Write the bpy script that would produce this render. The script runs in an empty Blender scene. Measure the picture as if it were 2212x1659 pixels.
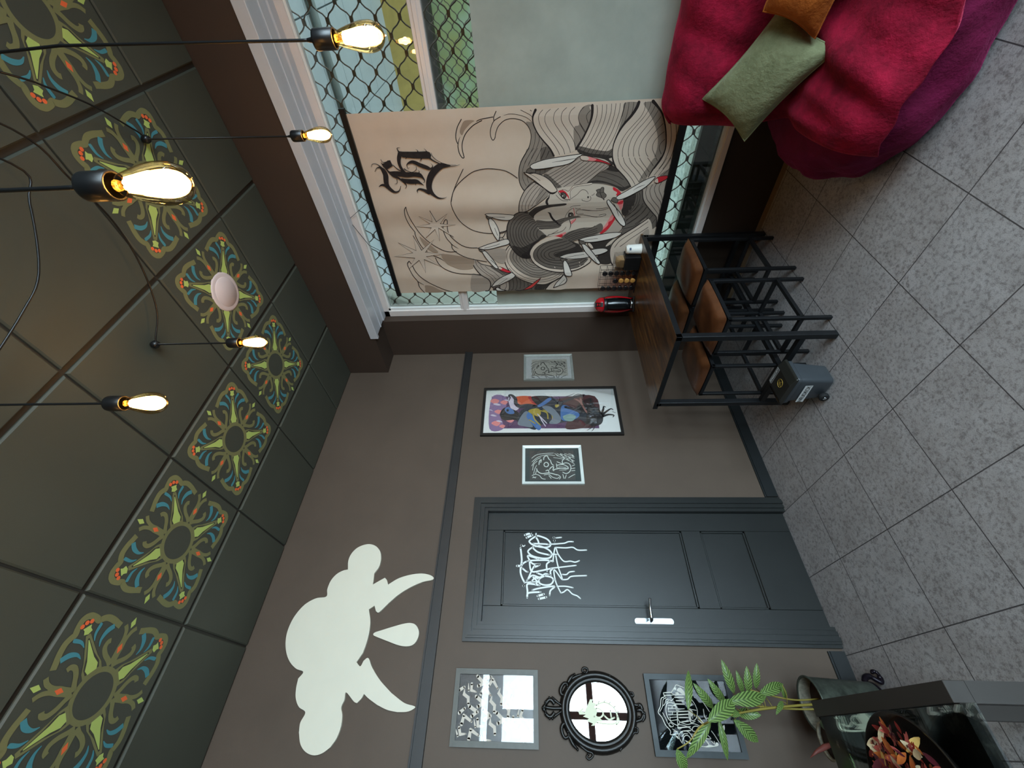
import bpy, bmesh, math, random
from mathutils import Vector, Matrix
from mathutils.geometry import tessellate_polygon
random.seed(7)
PI = math.pi
sc = bpy.context.scene
COL = sc.collection

# ------------------------------------------------------------------ camera
cd = bpy.data.cameras.new('camera')
cam = bpy.data.objects.new('camera', cd)
COL.objects.link(cam)
R_RIGHT = Vector((0.7546198847, -0.6560155255, -0.0138729912))   # across the shop, to the right
R_DOWN = Vector((0.0245218036, 0.0493228724, -0.9984818153))     # towards the floor
R_FWD = Vector((0.6557038285, 0.7531340416, 0.0533067042))       # into the corner
# the phone was turned a quarter turn: the picture's x axis runs down the room, its up axis to the right
cx_, cy_, cz_ = R_DOWN, R_RIGHT, -R_FWD
M = Matrix(((cx_.x, cy_.x, cz_.x, -2.884), (cx_.y, cy_.y, cz_.y, -2.850), (cx_.z, cy_.z, cz_.z, 1.722), (0, 0, 0, 1)))
cam.matrix_world = M
cd.sensor_fit = 'HORIZONTAL'
cd.sensor_width = 36.0
cd.lens = 894.844 / 2212.0 * 36.0
cd.clip_start = 0.02
cd.clip_end = 100
sc.camera = cam

# ------------------------------------------------------------------ world, daylight, exposure
w = bpy.data.worlds.new('world')
sc.world = w
w.use_nodes = True
bg = w.node_tree.nodes['Background']
bg.inputs[0].default_value = (0.62, 0.79, 1.0, 1)
bg.inputs[1].default_value = 1.3

def area(name, loc, rot, sx, sy, power, col):
    l = bpy.data.lights.new(name, 'AREA')
    l.shape = 'RECTANGLE'; l.size = sx; l.size_y = sy
    l.energy = power; l.color = col
    o = bpy.data.objects.new(name, l)
    o.location = loc; o.rotation_euler = rot
    COL.objects.link(o)
    return o
DAY = area('daylight_shopfront', (-2.6, -5.75, 1.5), (PI/2, 0, 0), 3.6, 2.6, 400, (0.70, 0.84, 1.0))
area('passage_fill_end', (1.7, -6.0, 1.9), (PI/2, 0, 0), 3.0, 2.8, 90, (0.90, 0.95, 1.0))  # added fill lamp, brightens the passage from its near end
area('passage_fill_far', (1.7, 3.6, 1.9), (-PI/2, 0, 0), 3.0, 2.8, 90, (0.90, 0.95, 1.0))  # matching added fill at the far end of the passage
vs = sc.view_settings
vs.view_transform = 'Standard'
vs.look = 'None'
vs.exposure = 1.0
vs.gamma = 1
vs.use_curve_mapping = False
try:
    sc.cycles.max_bounces = 10
    sc.cycles.diffuse_bounces = 5
    sc.cycles.glossy_bounces = 5
    sc.cycles.transmission_bounces = 8
    sc.cycles.transparent_max_bounces = 12
    sc.cycles.caustics_reflective = False
    sc.cycles.caustics_refractive = False
    sc.cycles.sample_clamp_indirect = 6
except Exception:
    pass

# ------------------------------------------------------------------ helpers
def lin(c):
    return tuple((x/12.92 if x <= 0.04045 else ((x+0.055)/1.055)**2.4) for x in c)
def hexc(h):
    return lin(tuple(int(h[i:i+2], 16)/255 for i in (0, 2, 4)))

def tag(o, label, cat, group=None):
    o['label'] = label; o['category'] = cat
    if group: o['group'] = group
    return o
def thing(name, label, cat, loc=(0, 0, 0), rz=0.0, group=None):
    o = bpy.data.objects.new(name, None)
    COL.objects.link(o)
    o.location = loc; o.rotation_euler = (0, 0, rz)
    o.empty_display_size = 0.1
    return tag(o, label, cat, group)

class MB:
    def __init__(s): s.v = []; s.f = []; s.sm = []
    def add(s, verts, faces, smooth=False):
        b = len(s.v); s.v += [tuple(x) for x in verts]
        for f in faces: s.f.append([i+b for i in f]); s.sm.append(smooth)
        return s
    def box(s, x0, x1, y0, y1, z0, z1):
        if x0 > x1: x0, x1 = x1, x0
        if y0 > y1: y0, y1 = y1, y0
        if z0 > z1: z0, z1 = z1, z0
        v = [(x0,y0,z0),(x1,y0,z0),(x1,y1,z0),(x0,y1,z0),(x0,y0,z1),(x1,y0,z1),(x1,y1,z1),(x0,y1,z1)]
        return s.add(v, [(0,3,2,1),(4,5,6,7),(0,1,5,4),(1,2,6,5),(2,3,7,6),(3,0,4,7)])
    def rbox(s, x0, x1, y0, y1, z0, z1, r=0.01, n=3):
        # rounded box: superellipse-like corner rings
        cx, cy = (x0+x1)/2, (y0+y1)/2; hx, hy = (x1-x0)/2, (y1-y0)/2
        r = min(r, hx, hy, (z1-z0)/2)
        rings = []
        for i in range(n+1):
            a = PI/2*i/n; rings.append((z0+r-r*math.cos(a), r-r*math.sin(a)))
        for i in range(n+1):
            a = PI/2*i/n; rings.append((z1-r+r*math.sin(a), r-r*math.cos(a)))
        vs_ = []; m = 4*(n+1)
        for z, ins in rings:
            for q, (sx, sy) in enumerate(((1,1),(-1,1),(-1,-1),(1,-1))):
                for j in range(n+1):
                    a = PI/2*q+PI/2*j/n
                    vs_.append((cx+sx*(hx-r)+(r-ins)*math.cos(a), cy+sy*(hy-r)+(r-ins)*math.sin(a), z))
        fs = []
        for i in range(len(rings)-1):
            for j in range(m):
                k = (j+1) % m
                fs.append((i*m+j, i*m+k, (i+1)*m+k, (i+1)*m+j))
        fs.append(tuple(reversed(range(m)))); fs.append(tuple((len(rings)-1)*m+j for j in range(m)))
        return s.add(vs_, fs, True)
    def lathe(s, prof, seg=24, c=(0,0,0), smooth=True, cap=True):
        v = []; f = []
        for r, z in prof:
            for j in range(seg):
                a = 2*PI*j/seg; v.append((c[0]+r*math.cos(a), c[1]+r*math.sin(a), c[2]+z))
        for i in range(len(prof)-1):
            for j in range(seg):
                k = (j+1) % seg
                f.append((i*seg+j, i*seg+k, (i+1)*seg+k, (i+1)*seg+j))
        if cap:
            f.append(tuple(reversed(range(seg)))); f.append(tuple((len(prof)-1)*seg+j for j in range(seg)))
        return s.add(v, f, smooth)
    def tube(s, pts, r, seg=8, smooth=True, closed=False):
        pts = [Vector(p) for p in pts]; n = len(pts)
        rr = r if isinstance(r, (list, tuple)) else [r]*n
        v = []; f = []; prev = None
        for i, p in enumerate(pts):
            a = pts[(i-1) % n] if (closed or i > 0) else p
            b = pts[(i+1) % n] if (closed or i < n-1) else p
            t = (b-a)
            t = t.normalized() if t.length > 1e-9 else Vector((0, 0, 1))
            if prev is None:
                up = Vector((0, 0, 1)) if abs(t.z) < 0.9 else Vector((1, 0, 0))
                nn = t.cross(up).normalized()
            else:
                nn = (prev-t*prev.dot(t))
                nn = nn.normalized() if nn.length > 1e-6 else prev
            prev = nn; bb = t.cross(nn)
            for j in range(seg):
                ang = 2*PI*j/seg
                v.append(p+(nn*math.cos(ang)+bb*math.sin(ang))*rr[i])
        for i in range(n-1 if not closed else n):
            i2 = (i+1) % n
            for j in range(seg):
                k = (j+1) % seg
                f.append((i*seg+j, i*seg+k, i2*seg+k, i2*seg+j))
        if not closed:
            f.append(tuple(reversed(range(seg)))); f.append(tuple((n-1)*seg+j for j in range(seg)))
        return s.add(v, f, smooth)
    def bar(s, a, b, wx, wy=None):
        # square bar between two points
        wy = wy or wx
        a, b = Vector(a), Vector(b); t = (b-a).normalized()
        up = Vector((0, 0, 1)) if abs(t.z) < 0.9 else Vector((1, 0, 0))
        n = t.cross(up).normalized(); m = n.cross(t)
        v = [p+n*sx*wx/2+m*sy*wy/2 for p in (a, b) for sx, sy in ((-1,-1),(1,-1),(1,1),(-1,1))]
        return s.add(v, [(3,2,1,0),(4,5,6,7),(0,1,5,4),(1,2,6,5),(2,3,7,6),(3,0,4,7)])
    def grid(s, fn, nu, nv, smooth=True, close=False):
        v = [fn(i/nu, j/nv) for i in range(nu+1) for j in range(nv+1)]
        f = [(i*(nv+1)+j, (i+1)*(nv+1)+j, (i+1)*(nv+1)+j+1, i*(nv+1)+j+1) for i in range(nu) for j in range(nv)]
        return s.add(v, f, smooth)
    def prism(s, pts, d, axis='y', a=0.0, smooth=False):
        # polygon pts (p,q) extruded from a to a+d; axis y: (p,q)=(x,z)
        def P(p, q, t): return (p, t, q) if axis == 'y' else ((t, p, q) if axis == 'x' else (p, q, t))
        n = len(pts)
        v = [P(p, q, a) for p, q in pts]+[P(p, q, a+d) for p, q in pts]
        tri = tessellate_polygon([[Vector((p, q, 0)) for p, q in pts]])
        f = [tuple(t) for t in tri]+[tuple(i+n for i in reversed(t)) for t in tri]
        f += [(i, (i+1) % n, (i+1) % n+n, i+n) for i in range(n)]
        return s.add(v, f, smooth)
    def build(s, name, mat, parent=None, loc=None):
        me = bpy.data.meshes.new(name)
        off = Vector(loc) if loc else Vector((0, 0, 0))
        me.from_pydata([Vector(x)-off for x in s.v], [], s.f)
        me.polygons.foreach_set('use_smooth', s.sm)
        me.materials.append(mat)
        me.validate(); me.update()
        bm = bmesh.new(); bm.from_mesh(me)
        bmesh.ops.recalc_face_normals(bm, faces=bm.faces)
        bm.to_mesh(me); bm.free()
        o = bpy.data.objects.new(name, me)
        COL.objects.link(o)
        if parent: o.parent = parent
        if loc: o.location = loc
        return o

def bevel(o, w=0.004, n=2):
    m = o.modifiers.new('soft_edges', 'BEVEL'); m.width = w; m.segments = n; m.limit_method = 'ANGLE'; m.angle_limit = 0.7
    return o
def subsurf(o, n=2):
    m = o.modifiers.new('smooth', 'SUBSURF'); m.levels = n; m.render_levels = n
    return o
def struct(name, mb, mat, parent=None):
    o = mb.build(name, mat, parent)
    if not parent: o['kind'] = 'structure'
    return o
def spline(pts, n=8, closed=False):
    # Catmull-Rom through the points (any dimension)
    N = len(pts); out = []
    rng = range(N if closed else N-1)
    for i in rng:
        p = [pts[(i+k) % N] if closed else pts[max(0, min(N-1, i+k))] for k in (-1, 0, 1, 2)]
        for k in range(n):
            t = k/n
            out.append(tuple(0.5*((2*p[1][d])+(-p[0][d]+p[2][d])*t+(2*p[0][d]-5*p[1][d]+4*p[2][d]-p[3][d])*t*t+(-p[0][d]+3*p[1][d]-3*p[2][d]+p[3][d])*t**3) for d in range(len(p[1]))))
    if not closed: out.append(tuple(pts[-1]))
    return out

# ------------------------------------------------------------------ materials
class NT:
    def __init__(s, name):
        s.m = bpy.data.materials.new(name); s.m.use_nodes = True
        s.t = s.m.node_tree; s.p = s.t.nodes['Principled BSDF']; s.out = s.t.nodes['Material Output']
    def n(s, typ, **kw):
        nd = s.t.nodes.new(typ)
        for k, v in kw.items(): setattr(nd, k, v)
        return nd
    def l(s, a, b): s.t.links.new(a, b)
    def math(s, op, a, b=None, clamp=False):
        nd = s.n('ShaderNodeMath', operation=op); nd.use_clamp = clamp
        for i, x in enumerate((a, b)):
            if x is None: continue
            if isinstance(x, (int, float)): nd.inputs[i].default_value = x
            else: s.l(x, nd.inputs[i])
        return nd.outputs[0]
    def noise(s, scale, detail=4, rough=0.6, coord=None, vec=None):
        nd = s.n('ShaderNodeTexNoise'); nd.inputs['Scale'].default_value = scale; nd.inputs['Detail'].default_value = detail; nd.inputs['Roughness'].default_value = rough
        s.l(vec if vec is not None else s.obj(), nd.inputs['Vector'])
        return nd.outputs['Fac']
    def obj(s):
        if not hasattr(s, '_c'): s._c = s.n('ShaderNodeTexCoord')
        return s._c.outputs['Object']
    def ramp(s, fac, stops):
        nd = s.n('ShaderNodeValToRGB'); e = nd.color_ramp.elements
        while len(e) < len(stops): e.new(0.5)
        for i, (p, c) in enumerate(stops):
            e[i].position = p; e[i].color = (c[0], c[1], c[2], 1)
        s.l(fac, nd.inputs[0]); return nd.outputs[0]
    def mix(s, fac, a, b, blend='MIX'):
        nd = s.n('ShaderNodeMix', data_type='RGBA', blend_type=blend)
        for i, x in ((0, fac), (6, a), (7, b)):
            if isinstance(x, (int, float)): nd.inputs[i].default_value = x
            elif isinstance(x, tuple): nd.inputs[i].default_value = (x[0], x[1], x[2], 1)
            else: s.l(x, nd.inputs[i])
        return nd.outputs[2]
    def bump(s, h, strength=0.2, dist=0.01):
        nd = s.n('ShaderNodeBump'); nd.inputs['Strength'].default_value = strength; nd.inputs['Distance'].default_value = dist
        s.l(h, nd.inputs['Height']); s.l(nd.outputs[0], s.p.inputs['Normal'])
    def set(s, rough=0.6, metal=0.0, spec=None, col=None, coat=None, sheen=None):
        p = s.p
        p.inputs['Roughness'].default_value = rough; p.inputs['Metallic'].default_value = metal
        if spec is not None: p.inputs['Specular IOR Level'].default_value = spec
        if col is not None:
            if isinstance(col, tuple): p.inputs['Base Color'].default_value = (col[0], col[1], col[2], 1)
            else: s.l(col, p.inputs['Base Color'])
        if coat: p.inputs['Coat Weight'].default_value = coat; p.inputs['Coat Roughness'].default_value = 0.08
        if sheen: p.inputs['Sheen Weight'].default_value = sheen[0]; p.inputs['Sheen Roughness'].default_value = sheen[1]; p.inputs['Sheen Tint'].default_value = (*sheen[2], 1)
        return s.m

def plain(name, h, rough=0.6, metal=0.0, var=0.12, scale=6, bump=0.0, bscale=60, spec=None, coat=None):
    t = NT(name); c = hexc(h)
    a = tuple(x*(1-var) for x in c); b = tuple(min(1, x*(1+var)) for x in c)
    col = t.ramp(t.noise(scale, 5), [(0.3, a), (0.7, b)])
    if bump: t.bump(t.noise(bscale, 3), bump, 0.004)
    return t.set(rough, metal, spec, col, coat)
def emit(name, col, strength):
    t = NT(name); e = t.n('ShaderNodeEmission'); e.inputs[0].default_value = (*col, 1); e.inputs[1].default_value = strength
    t.l(e.outputs[0], t.out.inputs[0]); return t.m
def thin_glass(name, tint=(1, 1, 1), refl=0.08, rough=0.02):
    t = NT(name)
    tr = t.n('ShaderNodeBsdfTransparent'); tr.inputs[0].default_value = (*tint, 1)
    gl = t.n('ShaderNodeBsdfGlossy'); gl.inputs['Roughness'].default_value = rough
    lw = t.n('ShaderNodeLayerWeight'); lw.inputs[0].default_value = 0.35
    f = t.math('ADD', t.math('MULTIPLY', lw.outputs['Fresnel'], 0.7), refl, True)
    mx = t.n('ShaderNodeMixShader'); t.l(f, mx.inputs[0]); t.l(tr.outputs[0], mx.inputs[1]); t.l(gl.outputs[0], mx.inputs[2])
    t.l(mx.outputs[0], t.out.inputs[0]); return t.m
def print_mat(name, rough=0.75, spec=0.3):
    t = NT(name); a = t.n('ShaderNodeAttribute'); a.attribute_name = 'ink'
    col = t.mix(t.math('MULTIPLY', t.noise(40, 3), 0.10), a.outputs['Color'], (0.35, 0.30, 0.25))
    return t.set(rough, 0, spec, col)
def wall_paint(name, h, var=0.16, extra=0.12):
    t = NT(name); c = hexc(h)
    n1 = t.noise(1.3, 6, 0.65); n2 = t.noise(7, 4)
    col = t.ramp(n1, [(0.25, tuple(x*(1-var) for x in c)), (0.5, c), (0.8, tuple(x*(1+var) for x in c))])
    st = t.ramp(n2, [(0.62, (0, 0, 0)), (0.8, (1, 1, 1))])
    col = t.mix(t.math('MULTIPLY', st, extra), col, tuple(min(1, x*1.7) for x in c))
    t.bump(t.noise(35, 5), 0.12, 0.004)
    return t.set(0.62, 0, 0.35, col)
M_WALL = wall_paint('taupe_wall_paint', '57493e')
M_SOFFIT = wall_paint('brown_wall_paint', '46382f', 0.08, 0.0)
M_UNDER = wall_paint('dark_brown_wall_paint', '34281f', 0.1, 0.0)
M_BLACK = plain('black_paint', '22201f', 0.5, var=0.15)
M_DOOR = plain('charcoal_door_paint', '1d1f1e', 0.38, var=0.14, scale=3, bump=0.05, bscale=30)
M_WHITE = plain('white_window_lacquer', 'e6dcd6', 0.25, var=0.03)
M_HEAD = plain('white_gloss_lining', 'cfd0d4', 0.12, var=0.03)
M_STEEL = plain('black_steel', '17181a', 0.42, 0.2, var=0.2, scale=20)
M_PLASTIC = plain('black_plastic', '0f0f10', 0.35, var=0.1)
M_RUBBER = plain('black_rubber', '0b0b0c', 0.8)
M_CHROME = plain('brushed_chrome', 'cfd6dc', 0.16, 1.0, var=0.03)
M_SILVER = plain('silver_frame', 'b9bcb4', 0.32, 0.6, var=0.1, scale=30)
M_WHITEFRAME = plain('white_frame', 'dfe5df', 0.35, 0.1, var=0.06)
M_GREYFRAME = plain('grey_painted_frame', '56554f', 0.5, 0.1, var=0.1, scale=25)
M_SLATEFRAME = plain('slate_painted_frame', '33393b', 0.5, 0.1, var=0.12, scale=25)
M_BLACKFRAME = plain('black_wood_frame', '1b1816', 0.4)
M_IVORY = plain('ivory_board', 'ddd7c4', 0.55, var=0.02)
M_PAPER = plain('white_paper', 'e9e6df', 0.6, var=0.02)
M_MIRROR = plain('mirror_silvering', 'f2f5f5', 0.01, 1.0, var=0.0)
M_PICGLASS = thin_glass('picture_glass', (1, 1, 1), 0.0, 0.005)
M_GLASS = thin_glass('window_glass', (0.93, 0.97, 0.95), 0.05, 0.004)
M_CLEARP = thin_glass('clear_plastic', (0.92, 0.92, 0.92), 0.08, 0.1)
M_BULB = thin_glass('amber_bulb_glass', (1.0, 0.80, 0.46), 0.06, 0.02)
M_FIL = emit('glowing_filament', (1.0, 0.56, 0.17), 42.0)
M_PRINT = print_mat('printed_canvas', 0.85, 0.2)
M_INK = print_mat('printed_paper', 0.6, 0.3)
M_STENCIL = print_mat('stencil_paint', 0.75, 0.3)
M_FELT = plain('white_disc_plastic', 'd8c8c6', 0.5, var=0.02)
M_GRAF = plain('white_marker_paint', 'e8ece8', 0.5, var=0.03)
M_GRILLE = plain('dull_grille_steel', '5a524b', 0.45, 0.6, var=0.25, scale=30)

def tile_floor():
    t = NT('speckled_grey_floor_tiles')
    sep = t.n('ShaderNodeSeparateXYZ'); t.l(t.obj(), sep.inputs[0])
    def line(o, off):
        a = t.math('ADD', t.math('DIVIDE', t.math('SUBTRACT', o, off), 0.4219), 40)
        fr = t.math('FRACT', a)
        d = t.math('ABSOLUTE', t.math('SUBTRACT', fr, 0.5))
        return t.math('GREATER_THAN', d, 0.4945), t.math('FLOOR', a)
    lx, ix = line(sep.outputs[0], 0.0657); ly, iy = line(sep.outputs[1], 0.0856)
    g = t.math('MAXIMUM', lx, ly)
    cell = t.n('ShaderNodeCombineXYZ'); t.l(ix, cell.inputs[0]); t.l(iy, cell.inputs[1])
    wn = t.n('ShaderNodeTexWhiteNoise'); t.l(cell.outputs[0], wn.inputs['Vector'])
    sh = t.n('ShaderNodeVectorMath', operation='ADD'); t.l(t.obj(), sh.inputs[0])
    sc_ = t.n('ShaderNodeVectorMath', operation='SCALE'); t.l(wn.outputs['Color'], sc_.inputs[0]); sc_.inputs['Scale'].default_value = 7
    t.l(sc_.outputs[0], sh.inputs[1])
    vec = sh.outputs[0]
    big = t.noise(9, 5, 0.6, vec=vec); mid = t.noise(55, 6, 0.7, vec=vec); fine = t.noise(260, 3, 0.6, vec=vec)
    base = t.ramp(big, [(0.25, hexc('a09a98')), (0.55, hexc('b0abaa')), (0.8, hexc('bcb8b8'))])
    spots = t.ramp(mid, [(0.36, (1, 1, 1)), (0.52, (0, 0, 0))])
    col = t.mix(t.math('MULTIPLY', spots, 0.7), base, hexc('625c5a'))
    sp2 = t.ramp(fine, [(0.34, (1, 1, 1)), (0.47, (0, 0, 0))])
    col = t.mix(t.math('MULTIPLY', sp2, 0.45), col, hexc('5c5655'))
    hl = t.ramp(fine, [(0.56, (0, 0, 0)), (0.68, (1, 1, 1))])
    col = t.mix(t.math('MULTIPLY', hl, 0.3), col, hexc('c6c2c0'))
    col = t.mix(t.math('MULTIPLY', wn.outputs['Value'], 0.10), col, hexc('8a7a6c'))
    col = t.mix(g, col, hexc('4a4646'))
    h = t.math('SUBTRACT', t.math('MULTIPLY', mid, 0.3), g)
    t.bump(h, 0.25, 0.002)
    return t.set(0.34, 0, 0.5, col)
M_FLOOR = tile_floor()
M_TILE = plain('dark_olive_ceiling_tile', '43453b', 0.6, var=0.07, scale=2, bump=0.08, bscale=180)
M_TBAR = plain('dark_ceiling_grid', '2a2721', 0.6)

def wood_top():
    t = NT('dark_walnut_top')
    mp = t.n('ShaderNodeMapping'); mp.inputs['Scale'].default_value = (1.6, 14, 1.6)
    t.l(t.obj(), mp.inputs[0])
    a = t.noise(3, 6, 0.65, vec=mp.outputs[0]); b = t.noise(3.5, 4, 0.6)
    col = t.ramp(a, [(0.28, hexc('24190f')), (0.45, hexc('4d3117')), (0.6, hexc('6e4a22')), (0.78, hexc('85663a'))])
    dk = t.ramp(b, [(0.5, (0, 0, 0)), (0.72, (1, 1, 1))])
    col = t.mix(t.math('MULTIPLY', dk, 0.6), col, hexc('24160d'))
    t.bump(a, 0.06, 0.002)
    return t.set(0.30, 0, 0.5, col)
M_WOOD = wood_top()
def leather():
    t = NT('tan_leather')
    n = t.noise(14, 4); col = t.ramp(n, [(0.3, hexc('4a2a17')), (0.7, hexc('653c22'))])
    t.bump(t.noise(170, 4), 0.3, 0.002)
    return t.set(0.33, 0, 0.5, col)
M_LEATHER = leather()
def plush(name, dark, light, tint):
    t = NT(name)
    n = t.noise(7, 5, 0.7); m = t.noise(60, 3)
    col = t.ramp(n, [(0.35, hexc(dark)), (0.65, hexc(light))])
    t.bump(t.math('ADD', t.math('MULTIPLY', m, 0.7), n), 0.5, 0.012)
    return t.set(0.9, 0, 0.2, col, sheen=(0.6, 0.35, hexc(tint)))
M_PLUSH = plush('crimson_plush', '62061c', '9a1232', 'e0506e')
M_MAROON = plush('maroon_woven_cover', '5d0c30', '6f123c', '9a3a64')
M_VELVET_G = plush('sage_velvet', '6d7152', '858a68', 'c8d2b4')
M_VELVET_O = plush('rust_velvet', '8a4516', 'a5591f', 'e69a58')
def marbled():
    t = NT('black_marbled_top')
    a = t.noise(9, 7, 0.7); col = t.ramp(a, [(0.5, hexc('161412')), (0.6, hexc('2a2521')), (0.68, hexc('5d574e')), (0.74, hexc('241f1b'))])
    return t.set(0.12, 0, 0.5, col)
M_MARBLE = marbled()
M_RAIL = plain('dark_brown_table_frame', '2b2622', 0.5, var=0.1)
def frost():
    t = NT('frosted_film'); n = t.noise(5, 5)
    col = t.ramp(n, [(0.3, hexc('a3a89d')), (0.7, hexc('b3b8ac'))])
    return t.set(0.75, 0, 0.25, col)
M_FROST = frost()
M_OCHRE = plain('ochre_render', 'a08c4a', 0.8, var=0.12, scale=8, bump=0.1)
M_PASSAGE = plain('pale_blue_soffit_panel', 'b4bec2', 0.6, var=0.05)
M_MINT = plain('pale_mint_plaster', 'b9c4ba', 0.8, var=0.08, scale=14)
def mottled():
    t = NT('mottled_pale_stone'); a = t.noise(16, 7, 0.75)
    col = t.ramp(a, [(0.3, hexc('5f6d66')), (0.45, hexc('a3b5aa')), (0.62, hexc('c6d8cc')), (0.8, hexc('d4e2d8'))])
    return t.set(0.7, 0, 0.3, col)
M_MOTTLE = mottled()
def leaf_mat():
    t = NT('striped_calathea_leaf')
    sep = t.n('ShaderNodeSeparateXYZ'); uv = t.n('ShaderNodeUVMap'); t.l(uv.outputs[0], sep.inputs[0])
    u, v = sep.outputs[0], sep.outputs[1]
    av = t.math('ABSOLUTE', t.math('SUBTRACT', v, 0.5))
    s = t.math('SINE', t.math('MULTIPLY', t.math('SUBTRACT', u, t.math('MULTIPLY', av, 0.42)), 56))
    f = t.math('ADD', t.math('MULTIPLY', s, 1.2), 0.5, True)
    col = t.mix(f, hexc('2c3f1c'), hexc('7f9a55'))
    mid = t.math('LESS_THAN', av, 0.035)
    col = t.mix(t.math('MULTIPLY', mid, 0.6), col, hexc('4c6128'))
    col = t.mix(t.math('MULTIPLY', t.noise(25, 3), 0.4), col, hexc('5d7a33'))
    return t.set(0.42, 0, 0.5, col)
M_LEAF = leaf_mat()
M_STEM = plain('yellow_green_stem', '8a7c34', 0.55)
M_POT = plain('mottled_zinc_pot', '4f554c', 0.42, 0.5, var=0.5, scale=26)
M_SOIL = plain('dark_soil', '2a1810', 0.9, var=0.5, scale=60, bump=0.6, bscale=120)
M_POTIN = plain('speckled_pot_lining', '8e8878', 0.6, var=0.4, scale=50)
M_IRON = plain('cast_black_iron', '17101a', 0.35, 0.5)
M_BOWL = plain('black_glazed_bowl', '0e0c0a', 0.22, var=0.3)
M_ORNATE = plain('antique_black_frame', '1d1a17', 0.36, 0.4, var=0.4, scale=40)
M_ETCH = plain('frosted_etching', 'd9d9bd', 0.8, var=0.03)
M_BROWNFRAME = plain('red_brown_shopfront', '5a3a33', 0.45)
M_RED = plain('gloss_red_plastic', 'b3101c', 0.25, var=0.05)
M_GLOSSBLK = plain('gloss_black_plastic', '0d1012', 0.18, var=0.05)
M_CAP = plain('dark_coffee_capsule', '151213', 0.3, var=0.2)
M_CAPT = plain('tan_coffee_capsule', 'c08a45', 0.4, var=0.1)
M_CUP = plain('white_paper_cup', 'e9e6dd', 0.5, var=0.02)
M_BINGREY = plain('anthracite_bin_plastic', '3a3e42', 0.33, var=0.06)
M_BINLID = plain('black_bin_lid', '24231f', 0.3, var=0.08)
M_STICKW = plain('white_sticker', 'd8d8d6', 0.5, var=0.02)
M_STICKB = plain('black_sticker', '0e0e0e', 0.5)
M_GOLD = plain('gold_print', 'c9a548', 0.4, 0.3)
M_PIPE = plain('grey_drain_pipe', '7f8a88', 0.5)
M_BEIGE = plain('beige_wooden_sticks', 'd0a878', 0.6)
M_DARKROOM = plain('dim_backing', '3b3630', 0.8)
PET = [plain('dried_petal_%s' % n, h, 0.6, var=0.35, scale=30) for n, h in (('crimson', '7d1f1a'), ('rose', 'b0544c'), ('orange', 'b5622a'), ('straw', 'cfae62'), ('cream', 'd9c9a4'), ('wine', '4d1220'))]

# ------------------------------------------------------------------ flat printed art
PAL = {k: hexc(v) for k, v in dict(c='d9c6b3', d='b3a394', g='94877a', m='665c53', n='322b27', k='1d1416', r='cf1f2e', p='e98a86', w='e6dccf', f='cdbdab', t='a8917c', q='d8443f',
    e='d9d9bd', V='5a3a5c', L='8d6f96', O='d8603a', R='b03030', K='1c1a1c', M='4a2a2c', N='2c3038', B='4f74a8', G='7d838a', Y='b39a3e', T='8aa39a', S='9a6a60', W='d9c9d4').items()}
def parse_art(txt):
    out = []
    for ln in txt.strip().split('\n'):
        a = ln.split(); n = [int(x)*1e-4 for x in a[2:]]
        k = 3 if a[0][0] == 's' else 2
        out.append((a[0], a[1], [tuple(n[i:i+k]) for i in range(0, len(n), k)]))
    return out
def art_obj(name, ops, place, mat, parent, cuts=None, step=0.00022, n=5, pal=None, wmul=1.0, caps=True):
    """Printed shapes: fills and pen strokes laid one over the other; place(p,q,h) -> 3D point h above the sheet."""
    bm = bmesh.new(); lay = bm.loops.layers.float_color.new('ink')
    h = 0.0; pal = pal or PAL
    def face(vs_, c):
        try: f = bm.faces.new(vs_)
        except ValueError: return
        for l in f.loops: l[lay] = (*c, 1)
    for kind, col, pts in ops:
        h += step; c = pal[col]
        if kind[0] == 'f':
            q = spline(pts, n, True) if kind == 'f' else pts
            tri = tessellate_polygon([[Vector((a, b, 0)) for a, b in q]])
            vs_ = [bm.verts.new((a, b, h)) for a, b in q]
            for t in tri: face([vs_[i] for i in t], c)
        else:
            q = spline(pts, n) if kind == 's' else pts
            L = []; R = []
            for i, (a, b, w_) in enumerate(q):
                a0, b0, _ = q[max(0, i-1)]; a1, b1, _ = q[min(len(q)-1, i+1)]
                dx, dy = a1-a0, b1-b0; d = math.hypot(dx, dy) or 1e-9
                nx, ny = -dy/d*max(w_, 0.0002)*wmul/2, dx/d*max(w_, 0.0002)*wmul/2
                L.append(bm.verts.new((a+nx, b+ny, h))); R.append(bm.verts.new((a-nx, b-ny, h)))
            for i in range(len(q)-1): face([L[i], L[i+1], R[i+1], R[i]], c)
            for (a, b, w_) in (q[0], q[-1]):
                if caps and w_ > 0.003:
                    cs = [bm.verts.new((a+math.cos(PI*j/4)*w_*wmul/2, b+math.sin(PI*j/4)*w_*wmul/2, h)) for j in range(8)]
                    face(cs, c)
    if cuts:
        for ax, val in cuts:
            bmesh.ops.bisect_plane(bm, geom=bm.verts[:]+bm.edges[:]+bm.faces[:], plane_co=(val, 0, 0) if ax == 0 else (0, val, 0), plane_no=(1, 0, 0) if ax == 0 else (0, 1, 0))
    me = bpy.data.meshes.new(name)
    for v in bm.verts: v.co = Vector(place(v.co.x, v.co.y, v.co.z))
    bm.to_mesh(me); bm.free()
    me.materials.append(mat)
    o = bpy.data.objects.new(name, me); COL.objects.link(o)
    o.parent = parent
    return o
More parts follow.
